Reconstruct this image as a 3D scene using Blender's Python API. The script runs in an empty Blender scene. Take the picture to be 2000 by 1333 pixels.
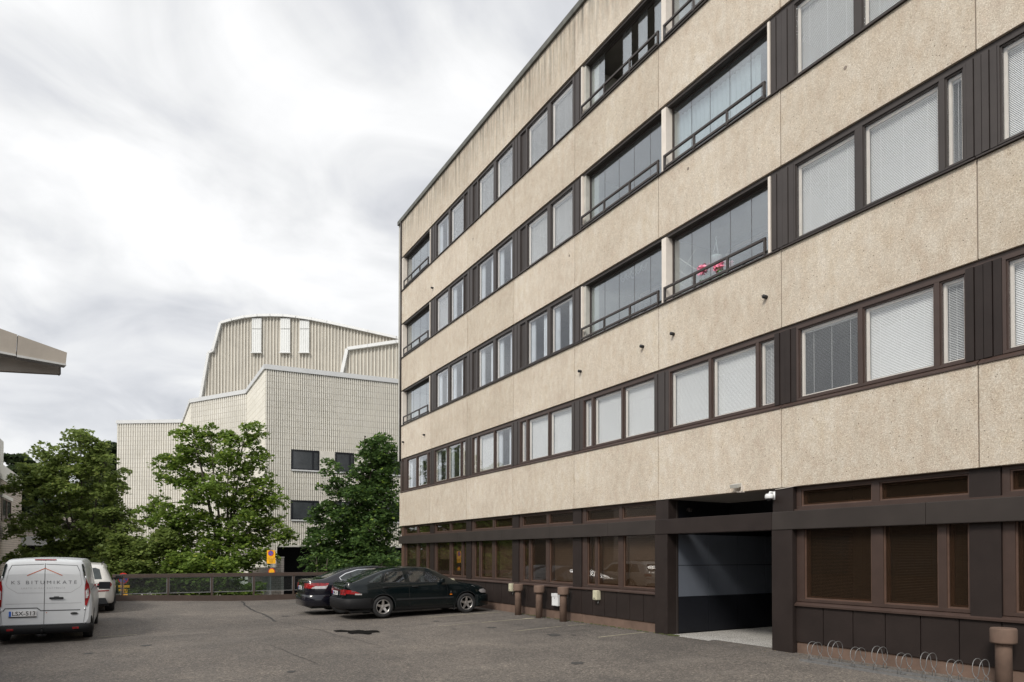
import bpy, bmesh, math, random
from mathutils import Vector, Matrix
from mathutils.bvhtree import BVHTree
R = math.radians
rnd = random.Random(7)
scene = bpy.context.scene
col = scene.collection

# ------------------------------------------------------------------ camera, world, sun
CAMZ = 1.85
YAW = 0.52558
PITCH = 0.016287
ROLL = 0.0021
F = 1300.0
CY = 1062.95
fw = Vector((math.sin(YAW)*math.cos(PITCH), math.cos(YAW)*math.cos(PITCH), math.sin(PITCH)))
rt = Vector((math.cos(YAW), -math.sin(YAW), 0))
up = rt.cross(fw)
rt2 = rt*math.cos(ROLL) + up*math.sin(ROLL)
up2 = -rt*math.sin(ROLL) + up*math.cos(ROLL)
cd = bpy.data.cameras.new('camera')
cam = bpy.data.objects.new('camera', cd)
col.objects.link(cam)
M = Matrix((rt2, up2, -fw)).transposed().to_4x4()
M.translation = (0, 0, CAMZ)
cam.matrix_world = M
cd.sensor_width = 36
cd.lens = F/2000*36
cd.shift_y = (CY-666.5)/2000
cd.clip_start = 0.1
cd.clip_end = 2000
scene.camera = cam

SUN_AZ = R(238)     # compass-like: direction the light comes from, clockwise from +Y
SUN_EL = R(42)
world = bpy.data.worlds.new('World')
scene.world = world
world.use_nodes = True
nt = world.node_tree
nt.nodes.clear()
def wn(t, **kw):
    n = nt.nodes.new(t)
    for k_, v_ in kw.items(): setattr(n, k_, v_)
    return n
out = wn('ShaderNodeOutputWorld'); bg = wn('ShaderNodeBackground')
sky = wn('ShaderNodeTexSky', sky_type='NISHITA'); sky.sun_disc = False
sky.sun_elevation = SUN_EL; sky.sun_rotation = SUN_AZ
tc = wn('ShaderNodeTexCoord'); sep = wn('ShaderNodeSeparateXYZ')
nt.links.new(tc.outputs['Generated'], sep.inputs[0])
def math_n(op, a, b=None, clamp=False):
    n = wn('ShaderNodeMath', operation=op); n.use_clamp = clamp
    for i, v in enumerate((a, b)):
        if v is None: continue
        if isinstance(v, (int, float)): n.inputs[i].default_value = v
        else: nt.links.new(v, n.inputs[i])
    return n.outputs[0]
zc = math_n('ADD', math_n('MAXIMUM', sep.outputs[2], 0.0), 0.42)
comb = wn('ShaderNodeCombineXYZ')
nt.links.new(math_n('DIVIDE', sep.outputs[0], zc), comb.inputs[0])
nt.links.new(math_n('DIVIDE', sep.outputs[1], zc), comb.inputs[1])
nt.links.new(math_n('MULTIPLY', sep.outputs[2], 1.2), comb.inputs[2])
def cloud(scale, detail, rough, dist, off):
    mp = wn('ShaderNodeMapping'); mp.inputs['Location'].default_value = off
    mp.inputs['Rotation'].default_value = (0, 0, R(-20)); mp.inputs['Scale'].default_value = (1.0, 1.0, 1.0)
    nt.links.new(comb.outputs[0], mp.inputs[0])
    n = wn('ShaderNodeTexNoise'); n.inputs['Scale'].default_value = scale; n.inputs['Detail'].default_value = detail
    n.inputs['Roughness'].default_value = rough; n.inputs['Distortion'].default_value = dist
    nt.links.new(mp.outputs[0], n.inputs['Vector'])
    return n.outputs['Fac']
c1 = cloud(1.7, 8, 0.50, 0.55, (3.1, 1.7, 0))
c2 = cloud(3.9, 8, 0.5, 0.8, (7.7, 4.2, 2))
mixv = math_n('ADD', math_n('MULTIPLY', c1, 0.56), math_n('MULTIPLY', c2, 0.44))
ramp = wn('ShaderNodeValToRGB'); cr = ramp.color_ramp
cr.elements[0].position = 0.37; cr.elements[0].color = (0.56, 0.575, 0.61, 1)
cr.elements[1].position = 0.60; cr.elements[1].color = (0.97, 0.97, 0.97, 1)
e = cr.elements.new(0.45); e.color = (0.70, 0.71, 0.735, 1)
e = cr.elements.new(0.52); e.color = (0.83, 0.835, 0.84, 1)
nt.links.new(mixv, ramp.inputs[0])
# horizon brightening of a real overcast sky, and a bright area of thin cloud round the sun
hz = math_n('POWER', math_n('SUBTRACT', 1.0, math_n('ABSOLUTE', sep.outputs[2]), True), 10)
sd = wn('ShaderNodeVectorMath', operation='DOT_PRODUCT')
sd.inputs[1].default_value = (math.sin(SUN_AZ)*math.cos(SUN_EL), math.cos(SUN_AZ)*math.cos(SUN_EL), math.sin(SUN_EL))
nt.links.new(tc.outputs['Generated'], sd.inputs[0])
lobe = math_n('MULTIPLY', math_n('POWER', math_n('MAXIMUM', sd.outputs['Value'], 0.0), 3), 0.55)
gain = math_n('ADD', math_n('ADD', 1.02, math_n('MULTIPLY', hz, 0.12)), lobe)
vm = wn('ShaderNodeVectorMath', operation='SCALE')
nt.links.new(ramp.outputs[0], vm.inputs[0]); nt.links.new(gain, vm.inputs['Scale'])
sk = wn('ShaderNodeVectorMath', operation='SCALE'); sk.inputs['Scale'].default_value = 0.10
nt.links.new(sky.outputs[0], sk.inputs[0])
mx = wn('ShaderNodeMix', data_type='RGBA'); mx.inputs[0].default_value = 0.93
nt.links.new(sk.outputs[0], mx.inputs[6]); nt.links.new(vm.outputs[0], mx.inputs[7])
nt.links.new(mx.outputs[2], bg.inputs[0]); bg.inputs[1].default_value = 1.0
nt.links.new(bg.outputs[0], out.inputs[0])

sl = bpy.data.lights.new('sun', 'SUN'); sl.energy = 2.4; sl.angle = R(14); sl.color = (1.0, 0.95, 0.87)
so = bpy.data.objects.new('sun', sl); col.objects.link(so)
sdir = Vector((math.sin(SUN_AZ)*math.cos(SUN_EL), math.cos(SUN_AZ)*math.cos(SUN_EL), math.sin(SUN_EL)))
so.rotation_euler = sdir.to_track_quat('Z', 'Y').to_euler()
scene.render.engine = 'CYCLES'
scene.view_settings.view_transform = 'Standard'
scene.view_settings.look = 'None'
scene.view_settings.exposure = 0.14
scene.view_settings.gamma = 1
scene.cycles.max_bounces = 10
scene.cycles.transparent_max_bounces = 16

# ------------------------------------------------------------------ helpers
def at(px, py, dist):
    """point seen at photograph pixel (px, py), dist metres ahead of the camera"""
    v = fw*F + rt2*(px-1000) + up2*(CY-py)
    h = v.x*math.sin(YAW) + v.y*math.cos(YAW)
    return Vector((0, 0, CAMZ)) + v*(dist/h)
def onX(px, py, X):
    v = fw*F + rt2*(px-1000) + up2*(CY-py)
    return Vector((0, 0, CAMZ)) + v*(X/v.x)
def rd(r_, d_, z=0):
    return Vector((r_*math.cos(YAW)+d_*math.sin(YAW), -r_*math.sin(YAW)+d_*math.cos(YAW), z))

class NM:
    """small node-material builder"""
    def __init__(s, name):
        s.m = bpy.data.materials.new(name); s.m.use_nodes = True
        s.t = s.m.node_tree; s.t.nodes.clear()
        s.out = s.n('ShaderNodeOutputMaterial'); s.b = s.n('ShaderNodeBsdfPrincipled')
        s.t.links.new(s.b.outputs[0], s.out.inputs[0])
        s.tc = s.n('ShaderNodeTexCoord')
    def n(s, ty, **kw):
        n = s.t.nodes.new(ty)
        for a, b in kw.items(): setattr(n, a, b)
        return n
    def l(s, a, b): s.t.links.new(a, b)
    def setv(s, inp, v):
        if isinstance(v, (int, float)): inp.default_value = v
        elif isinstance(v, tuple): inp.default_value = v if len(v) == 4 or len(inp.default_value) == 3 else (*v, 1)
        else: s.l(v, inp)
    def noise(s, scale, detail=3, rough=.5, vec=None, stretch=None, dist=0):
        n = s.n('ShaderNodeTexNoise')
        n.inputs['Scale'].default_value = scale; n.inputs['Detail'].default_value = detail
        n.inputs['Roughness'].default_value = rough; n.inputs['Distortion'].default_value = dist
        src = vec or s.tc.outputs['Object']
        if stretch:
            mp = s.n('ShaderNodeMapping'); mp.inputs['Scale'].default_value = stretch
            s.l(src, mp.inputs[0]); src = mp.outputs[0]
        s.l(src, n.inputs['Vector'])
        return n.outputs['Fac']
    def ramp(s, fac, stops):
        n = s.n('ShaderNodeValToRGB'); c = n.color_ramp
        while len(c.elements) < len(stops): c.elements.new(0.5)
        for e_, (p_, cc) in zip(c.elements, stops):
            e_.position = p_; e_.color = (*cc, 1) if len(cc) == 3 else cc
        s.l(fac, n.inputs[0]); return n.outputs[0]
    def mix(s, fac, a, b, mode='MIX'):
        n = s.n('ShaderNodeMix', data_type='RGBA', blend_type=mode)
        s.setv(n.inputs[0], fac)
        for i, v in ((6, a), (7, b)):
            if isinstance(v, tuple): n.inputs[i].default_value = (*v, 1) if len(v) == 3 else v
            else: s.l(v, n.inputs[i])
        return n.outputs[2]
    def math(s, op, a, b=0.0, clamp=False):
        n = s.n('ShaderNodeMath', operation=op); n.use_clamp = clamp
        s.setv(n.inputs[0], a); s.setv(n.inputs[1], b); return n.outputs[0]
    def bump(s, h, strength=.3, dist=.01):
        n = s.n('ShaderNodeBump'); n.inputs['Strength'].default_value = strength; n.inputs['Distance'].default_value = dist
        s.l(h, n.inputs['Height']); s.l(n.outputs[0], s.b.inputs['Normal'])
    def set(s, **kw):
        names = dict(color='Base Color', rough='Roughness', metal='Metallic', spec='Specular IOR Level', coat='Coat Weight', coatr='Coat Roughness', trans='Transmission Weight', ior='IOR')
        for a, v in kw.items(): s.setv(s.b.inputs[names[a]], v)
        return s
    def rnd(s): return s.n('ShaderNodeObjectInfo').outputs['Random']

def plain(name, c, rough=.5, metal=0, var=.12, scale=3, coat=0, bump=0, spec=.5):
    k = NM(name)
    f = k.noise(scale, 5, .6)
    d = tuple(x*(1-var) for x in c); b = tuple(min(1, x*(1+var)) for x in c)
    k.set(color=k.ramp(f, [(.3, d), (.7, b)]), rough=rough, metal=metal, coat=coat, spec=spec)
    if bump: k.bump(k.noise(scale*12, 4, .6), bump, .01)
    return k.m

MAT = {}
# pebble-dash concrete of the facade
k = NM('exposed_aggregate_concrete')
big = k.noise(.7, 6, .6); mid = k.noise(6, 5, .6, stretch=(1, 1, .5)); grain = k.noise(70, 3, .75); g2 = k.noise(150, 2, .8)
c0 = k.ramp(big, [(.3, (.545, .485, .405)), (.52, (.61, .548, .465)), (.72, (.66, .605, .52))])
c0 = k.mix(.75, c0, k.ramp(mid, [(.3, (.42, .40, .385)), (.7, (.56, .56, .56))]), 'OVERLAY')
c0 = k.mix(.6, c0, k.ramp(grain, [(.33, (.27, .26, .25)), (.5, (.52, .52, .52)), (.68, (.70, .70, .70))]), 'OVERLAY')
c0 = k.mix(.6, c0, k.ramp(g2, [(.35, (.33, .32, .31)), (.65, (.66, .66, .66))]), 'OVERLAY')
vo = k.n('ShaderNodeTexVoronoi'); vo.inputs['Scale'].default_value = 62; k.l(k.tc.outputs['Object'], vo.inputs['Vector'])
vs_ = k.n('ShaderNodeSeparateXYZ'); k.l(vo.outputs['Color'], vs_.inputs[0])
c0 = k.mix(1.0, c0, k.ramp(vs_.outputs[0], [(0, (.84, .82, .80)), (.22, (.96, .955, .95)), (.7, (1.03, 1.03, 1.03)), (1, (1.17, 1.18, 1.19))]), 'MULTIPLY')
pits = k.n('ShaderNodeTexVoronoi'); pits.inputs['Scale'].default_value = 9; k.l(k.tc.outputs['Object'], pits.inputs['Vector'])
c0 = k.mix(k.math('LESS_THAN', pits.outputs['Distance'], .075), c0, (.16, .13, .10))
# weathering streaks running down below the roof edge and the sills (a function of the facade's own height)
sx = k.n('ShaderNodeSeparateXYZ'); k.l(k.tc.outputs['Object'], sx.inputs[0])
stre = k.noise(3.2, 6, .65, stretch=(1, 2.2, .16))
topf = k.math('MULTIPLY', k.math('SUBTRACT', sx.outputs[2], 14.7), .62, True)
dirt = k.math('MULTIPLY', topf, k.math('MULTIPLY', k.math('SUBTRACT', stre, .42), 4.0, True), True)
c0 = k.mix(k.math('MULTIPLY', dirt, .9), c0, (.15, .14, .12))
low = k.math('MULTIPLY', k.math('SUBTRACT', k.noise(2.4, 6, .7, stretch=(1, 1.5, .3)), .56), 4.0, True)
c0 = k.mix(k.math('MULTIPLY', low, .36), c0, (.33, .28, .21))
pale = k.math('MULTIPLY', k.math('SUBTRACT', k.noise(2.1, 5, .7, stretch=(1, 1.6, .5)), .66), 6.0, True)
c0 = k.mix(k.math('MULTIPLY', pale, .3), c0, (.68, .62, .53))
rv = k.rnd()
c0 = k.mix(1.0, c0, k.ramp(rv, [(0, (.90, .89, .87)), (1, (1.02, 1.02, 1.02))]), 'MULTIPLY')
k.set(color=c0, rough=.93, spec=.2)
k.bump(k.math('ADD', grain, k.math('MULTIPLY', g2, .6)), .75, .012)
MAT['concrete'] = k.m

MAT['joint'] = plain('joint_sealant', (.23, .19, .155), .8)
MAT['grey_steel'] = plain('dark_grey_steel', (.050, .042, .039), .45, 0, .1, 2.0, spec=.35)
MAT['brown_frame'] = plain('brown_painted_wood', (.056, .035, .028), .45, 0, .12, 4)
MAT['brown_wood'] = plain('worn_brown_timber', (.105, .062, .045), .5, 0, .2, 6)
MAT['dark_clad'] = plain('dark_brown_sheet', (.026, .019, .017), .5, 0, .16, 2.2, bump=.03, spec=.28)
MAT['beam_clad'] = plain('brown_grey_sheet', (.040, .033, .0295), .5, 0, .16, 1.3, bump=.03, spec=.3)
MAT['plinth'] = plain('brown_plinth_concrete', (.150, .098, .073), .85, 0, .22, 3, bump=.15)
MAT['white_edge'] = plain('white_painted_edge', (.70, .64, .57), .7, 0, .06, 5)
MAT['roof_cap'] = plain('weathered_roof_cap', (.105, .105, .09), .6, 0, .35, 4)
MAT['grey_trim'] = plain('pale_grey_concrete_edge', (.46, .45, .41), .85, 0, .15, 3, bump=.1)
MAT['interior'] = plain('dim_room', (.20, .19, .175), .9)
MAT['balcony_wall'] = plain('balcony_rear_wall', (.22, .22, .21), .8, 0, .1, 1)
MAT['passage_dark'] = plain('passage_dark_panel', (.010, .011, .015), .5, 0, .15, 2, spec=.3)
MAT['passage_grey'] = plain('passage_grey_panel', (.125, .14, .168), .33, 0, .10, 1.5)
MAT['soffit'] = plain('painted_soffit', (.26, .24, .22), .9, 0, .1, 2)
MAT['black'] = plain('black_rubber', (.012, .012, .013), .6)
MAT['galv'] = plain('galvanised_steel', (.22, .22, .22), .45, .35, .15, 20)
MAT['white_plastic'] = plain('white_plastic', (.72, .73, .73), .35)
MAT['cream_plastic'] = plain('cream_plastic', (.55, .52, .38), .45, 0, .12, 8)
MAT['lens'] = plain('dark_lens', (.01, .01, .012), .08)
MAT['yellow'] = plain('sign_yellow', (.85, .42, .01), .4)
MAT['sign_blue'] = plain('sign_blue', (.04, .10, .42), .4)
MAT['sign_red'] = plain('sign_red', (.55, .03, .02), .4)
MAT['sign_black'] = plain('sign_black', (.02, .02, .02), .5)
MAT['paint_line'] = plain('worn_yellow_white_paint', (.36, .325, .24), .8, 0, .3, 14)
MAT['crack'] = plain('asphalt_crack_tar', (.022, .021, .021), .6)
MAT['slat_white'] = plain('white_blind_slat', (.84, .85, .85), .5, 0, .03, 1)
MAT['slat_warm'] = plain('cream_blind_slat', (.56, .53, .45), .5, 0, .03, 1)
MAT['slat_brown'] = plain('bronze_blind_slat', (.25, .215, .185), .5, 0, .08, 2)
MAT['slat_dark'] = plain('dark_bronze_slat', (.14, .112, .085), .5, 0, .08, 2)
MAT['curtain'] = plain('white_curtain', (.62, .66, .70), .8, 0, .08, 2)
MAT['trunk'] = plain('maple_bark', (.085, .07, .055), .9, 0, .3, 9, bump=.4)
MAT['fence_brown'] = plain('brown_fence_steel', (.075, .052, .042), .5, 0, .15, 3)
MAT['alu'] = plain('aluminium_rim', (.50, .50, .50), .35, .8, .05, 8)
MAT['moss'] = plain('wall_moss', (.055, .065, .018), .9, 0, .3, 20)
MAT['oil'] = plain('oil_stain', (.05, .047, .045), .8, 0, .3, 9)
MAT['litter'] = plain('dead_leaves', (.15, .12, .07), .9, 0, .5, 14)
MAT['street'] = plain('lower_street_asphalt', (.07, .068, .066), .9, 0, .2, .6)
MAT['canopy'] = plain('canopy_board', (.27, .24, .205), .8, 0, .12, 1.5, bump=.1)
MAT['canopy_metal'] = plain('canopy_flashing', (.34, .34, .33), .45, .4, .1, 3)

def glass(name, tint=(1, 1, 1), base=.10, ior=1.65, dirt=.03, rough=.0, wave=.0, dcol=(.5, .5, .5)):
    k = NM(name); k.t.nodes.remove(k.b)
    tr = k.n('ShaderNodeBsdfTransparent'); tr.inputs[0].default_value = (*tint, 1)
    gl = k.n('ShaderNodeBsdfGlossy'); gl.inputs['Roughness'].default_value = rough; gl.inputs[0].default_value = (.93, .96, 1.0, 1)
    ge = k.n('ShaderNodeNewGeometry'); dt = k.n('ShaderNodeVectorMath', operation='DOT_PRODUCT')
    k.l(ge.outputs['Incoming'], dt.inputs[0]); k.l(ge.outputs['Normal'], dt.inputs[1])
    sch = k.math('POWER', k.math('SUBTRACT', 1.0, k.math('ABSOLUTE', dt.outputs['Value']), True), 4.0)
    fac = k.math('ADD', base, k.math('MULTIPLY', sch, 1.0-base), True)
    if wave:
        b = k.n('ShaderNodeBump'); b.inputs['Strength'].default_value = wave; b.inputs['Distance'].default_value = .02
        k.l(k.noise(1.6, 1, .4), b.inputs['Height']); k.l(b.outputs[0], gl.inputs['Normal'])
    m1 = k.n('ShaderNodeMixShader'); k.l(fac, m1.inputs[0]); k.l(tr.outputs[0], m1.inputs[1]); k.l(gl.outputs[0], m1.inputs[2])
    df = k.n('ShaderNodeBsdfDiffuse'); df.inputs[0].default_value = (*dcol, 1)
    m2 = k.n('ShaderNodeMixShader'); m2.inputs[0].default_value = dirt
    k.l(m1.outputs[0], m2.inputs[1]); k.l(df.outputs[0], m2.inputs[2]); k.l(m2.outputs[0], k.out.inputs[0])
    return k.m
MAT['glass'] = glass('window_glass', (.985, .99, .99), .05, 1.6, .015, wave=.03)
MAT['balcony_glass'] = glass('balcony_glass', (.86, .90, .90), .19, 1.75, .05, wave=.04)
MAT['bronze_glass'] = glass('bronze_glass', (.70, .65, .60), .05, 1.5, .03, wave=.04, dcol=(.30, .21, .14))
MAT['fence_glass'] = glass('fence_glass', (.60, .66, .66), .03, 1.45, .02)

# asphalt
k = NM('asphalt_lot')
a = k.noise(.25, 6, .65); b = k.noise(1.4, 6, .65, stretch=(1, .45, 1)); f1 = k.noise(45, 3, .8); f2 = k.noise(110, 2, .8)
ca = k.ramp(a, [(.30, (.098, .091, .085)), (.5, (.134, .122, .112)), (.70, (.182, .165, .148))])
ca = k.mix(.7, ca, k.ramp(b, [(.3, (.42, .42, .42)), (.7, (.58, .57, .56))]), 'OVERLAY')
ca = k.mix(.85, ca, k.ramp(f1, [(.32, (.26, .26, .26)), (.5, (.5, .5, .5)), (.68, (.76, .75, .73))]), 'OVERLAY')
ca = k.mix(.8, ca, k.ramp(f2, [(.35, (.25, .25, .25)), (.66, (.80, .79, .78))]), 'OVERLAY')
vo = k.n('ShaderNodeTexVoronoi'); vo.inputs['Scale'].default_value = 38; k.l(k.tc.outputs['Object'], vo.inputs['Vector'])
vs_ = k.n('ShaderNodeSeparateXYZ'); k.l(vo.outputs['Color'], vs_.inputs[0])
ca = k.mix(1.0, ca, k.ramp(vs_.outputs[0], [(0, (.62, .61, .60)), (.5, (.93, .93, .92)), (.82, (1.12, 1.10, 1.08)), (1, (1.75, 1.68, 1.58))]), 'MULTIPLY')
st = k.noise(.9, 3, .5, stretch=(1.5, .5, 1))
ca = k.mix(k.math('MULTIPLY', k.math('SUBTRACT', st, .60), 3.0, True), ca, (.055, .052, .051))
du = k.math('MULTIPLY', k.math('SUBTRACT', k.noise(.55, 4, .6, stretch=(.6, 1.6, 1)), .54), 5.0, True)
ca = k.mix(k.math('MULTIPLY', du, .30), ca, (.235, .21, .185))
k.set(color=ca, rough=k.ramp(b, [(.3, (.75,)*3), (.7, (.92,)*3)]), spec=.35)
k.bump(k.math('ADD', f1, k.math('MULTIPLY', f2, .7)), .7, .012)
MAT['asphalt'] = k.m

k = NM('wet_stain'); nz = k.noise(6, 4, .6)
k.set(color=k.ramp(nz, [(.3, (.008, .008, .008)), (.7, (.02, .019, .018))]), rough=.9, spec=.0); MAT['wet'] = k.m

k = NM('washed_concrete_slab'); g = k.noise(55, 3, .8); g2 = k.noise(3, 4, .6)
cc = k.ramp(g, [(.40, (.09, .085, .08)), (.5, (.36, .345, .32)), (.6, (.78, .76, .72))])
k.set(color=k.mix(.6, cc, k.ramp(g2, [(.3, (.4, .4, .4)), (.7, (.6, .6, .6))]), 'OVERLAY'), rough=.9); k.bump(g, .6, .01)
MAT['slab'] = k.m

def tile_mat(name, base, dark, step, off=0.0, lines=True):
    k = NM(name); s = k.n('ShaderNodeSeparateXYZ'); k.l(k.tc.outputs['Object'], s.inputs[0])
    n1 = k.noise(.5, 5, .6); n2 = k.noise(5, 4, .6, stretch=(1, 1, .25))
    c = k.ramp(n1, [(.3, tuple(x*.9 for x in base)), (.7, tuple(min(1, x*1.06) for x in base))])
    c = k.mix(.5, c, k.ramp(n2, [(.3, (.42, .415, .40)), (.7, (.56, .56, .56))]), 'OVERLAY')
    if lines:
        fr = k.math('FRACT', k.math('DIVIDE', k.math('ADD', s.outputs[2], off), step))
        c = k.mix(k.math('LESS_THAN', fr, .065), c, dark)
    k.set(color=c, rough=.55)
    return k.m
MAT['tile'] = tile_mat('white_ceramic_rods', (.68, .655, .59), (.42, .39, .34), .40)
MAT['tile_side'] = tile_mat('cream_ceramic_rods', (.72, .69, .61), (.46, .42, .35), .40)
MAT['tile_back'] = plain('joint_between_rods', (.39, .37, .33), .8)
MAT['tower'] = tile_mat('tower_concrete', (.42, .385, .325), (.30, .27, .23), 3.4, .5)
MAT['tower_back'] = plain('tower_grooves', (.40, .37, .32), .85, 0, .14, .6)
MAT['fin'] = plain('white_fin', (.60, .575, .51), .7, 0, .08, 3)
MAT['cap_white'] = plain('white_roof_cap', (.60, .605, .60), .45, .2, .06, 1)
MAT['tower_window'] = plain('translucent_panel', (.66, .67, .66), .5, 0, .05, 1)
MAT['hall_glass'] = plain('hall_dark_glass', (.05, .055, .06), .12, 0, .3, 1)

def brick(name, c1, c2, mortar, bw, bh, axis='X'):
    k = NM(name); s = k.n('ShaderNodeSeparateXYZ'); k.l(k.tc.outputs['Object'], s.inputs[0])
    cmb = k.n('ShaderNodeCombineXYZ')
    k.l(k.math('ADD', s.outputs[0], s.outputs[1]), cmb.inputs[0]); k.l(s.outputs[2], cmb.inputs[1])
    b = k.n('ShaderNodeTexBrick'); k.l(cmb.outputs[0], b.inputs[0])
    b.inputs['Color1'].default_value = (*c1, 1); b.inputs['Color2'].default_value = (*c2, 1); b.inputs['Mortar'].default_value = (*mortar, 1)
    b.inputs['Scale'].default_value = 1; b.inputs['Brick Width'].default_value = bw; b.inputs['Row Height'].default_value = bh
    b.inputs['Mortar Size'].default_value = .012
    k.set(color=b.outputs[0], rough=.85); return k.m
MAT['brick'] = brick('pale_brick', (.50, .44, .39), (.44, .39, .35), (.22, .19, .17), .29, .13)

def paint(name, c, rough=.22, coat=.8, metal=0.0):
    k = NM(name); n = k.noise(2.5, 3, .5); 
    k.set(color=k.ramp(n, [(.3, tuple(x*.93 for x in c)), (.7, c)]), rough=rough, coat=coat, metal=metal, coatr=.03, spec=.3); return k.m
MAT['van_white'] = paint('white_van_paint', (.62, .64, .66), .4, .4)
MAT['suv_white'] = paint('pearl_white_paint', (.60, .585, .55), .35, .5)
MAT['saab_green'] = paint('dark_green_paint', (.003, .0065, .0075), .14, .25)
MAT['black_paint'] = paint('black_car_paint', (.006, .006, .011), .25, .7)
MAT['bumper'] = plain('bumper_plastic', (.014, .016, .018), .5)
MAT['van_bumper'] = plain('black_bumper_plastic', (.009, .009, .010), .6, 0, .1, 3, spec=.25)
MAT['well'] = plain('wheel_well', (.006, .006, .006), .9)
MAT['seam'] = plain('door_seam', (.004, .004, .004), .7)
MAT['seam_grey'] = plain('grey_door_seam', (.10, .105, .11), .7)
MAT['seat_cloth'] = plain('grey_seat_cloth', (.06, .062, .065), .9)
MAT['cabin'] = plain('dark_cabin_trim', (.012, .012, .013), .9)
MAT['side_glass'] = glass('car_side_glass', (.62, .70, .68), .10, 1.5, .02)
MAT['car_glass'] = plain('dark_car_glass', (.016, .024, .024), .03, 0, .6, 6, coat=.3, spec=.6)
k = NM('red_lamp'); n = k.noise(9, 2, .5); k.set(color=k.ramp(n, [(.4, (.15, .005, .007)), (.6, (.32, .013, .015))]), rough=.12, coat=.6); MAT['red_lamp'] = k.m
MAT['dark_red'] = plain('dark_red_lamp', (.20, .006, .010), .12)
MAT['clear_lamp'] = plain('clear_lamp', (.55, .52, .52), .1, .3, .2, 25)
MAT['orange_lamp'] = plain('amber_lamp', (.85, .22, .01), .2)
MAT['chrome'] = plain('chrome', (.75, .75, .75), .12, 1, .02)
MAT['tyre'] = plain('tyre_rubber', (.016, .016, .017), .75, 0, .2, 6)
MAT['rim'] = plain('alloy_rim', (.60, .58, .56), .28, .85, .06, 8)
MAT['plate'] = plain('plate_white', (.70, .70, .70), .4)
MAT['plate_blue'] = plain('plate_blue', (.02, .12, .50), .4)
MAT['ink'] = plain('plate_ink', (.02, .02, .02), .5)
MAT['grey_ink'] = plain('grey_ink', (.11, .11, .12), .5)
MAT['pale_ink'] = plain('pale_ink', (.36, .36, .37), .5)
MAT['rust_ink'] = plain('rust_orange_ink', (.48, .11, .035), .5)

def leaf(name, dark, lite, yel, seed=0.0):
    k = NM(name)
    geo = k.n('ShaderNodeNewGeometry')
    f = geo.outputs['Random Per Island']
    cl = k.noise(1.1, 3, .6)
    c = k.ramp(f, [(0, dark), (.55, tuple((a+b)/2 for a, b in zip(dark, lite))), (.93, lite), (1, yel)])
    c = k.mix(.7, c, k.ramp(cl, [(.3, (.36, .36, .36)), (.7, (.66, .66, .60))]), 'OVERLAY')
    k.set(color=c, rough=.5, spec=.3)
    tl = k.n('ShaderNodeBsdfTranslucent'); k.l(c, tl.inputs[0])
    m = k.n('ShaderNodeMixShader'); m.inputs[0].default_value = .5
    k.l(k.b.outputs[0], m.inputs[1]); k.l(tl.outputs[0], m.inputs[2]); k.l(m.outputs[0], k.out.inputs[0])
    return k.m
MAT['leaf_mid'] = leaf('maple_leaves', (.125, .195, .042), (.215, .305, .060), (.40, .47, .08))
MAT['leaf_dark'] = leaf('dark_maple_leaves', (.065, .120, .042), (.125, .205, .058), (.28, .40, .07))
MAT['leaf_olive'] = leaf('olive_maple_leaves', (.145, .20, .058), (.225, .285, .078), (.30, .33, .10))
MAT['leaf_far'] = leaf('far_tree_leaves', (.035, .055, .028), (.08, .11, .05), (.12, .15, .06))
MAT['pink'] = plain('pink_petals', (.85, .30, .42), .6, 0, .2, 30)
MAT['green'] = plain('pot_leaves', (.13, .30, .05), .6, 0, .3, 30)

def world_m(o):
    m = o.matrix_basis.copy()
    p = o.parent
    while p: m = p.matrix_basis @ m; p = p.parent
    return m
def tag(o, label=None, cat=None, group=None, kind=None):
    if label: o['label'] = label
    if cat: o['category'] = cat
    if group: o['group'] = group
    if kind: o['kind'] = kind
    return o
def empty(name, loc=(0, 0, 0), rz=0.0, label=None, cat=None, group=None, rot=None):
    o = bpy.data.objects.new(name, None); col.objects.link(o)
    o.empty_display_size = .2
    o.location = loc; o.rotation_euler = rot or (0, 0, rz)
    return tag(o, label, cat, group)

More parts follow.
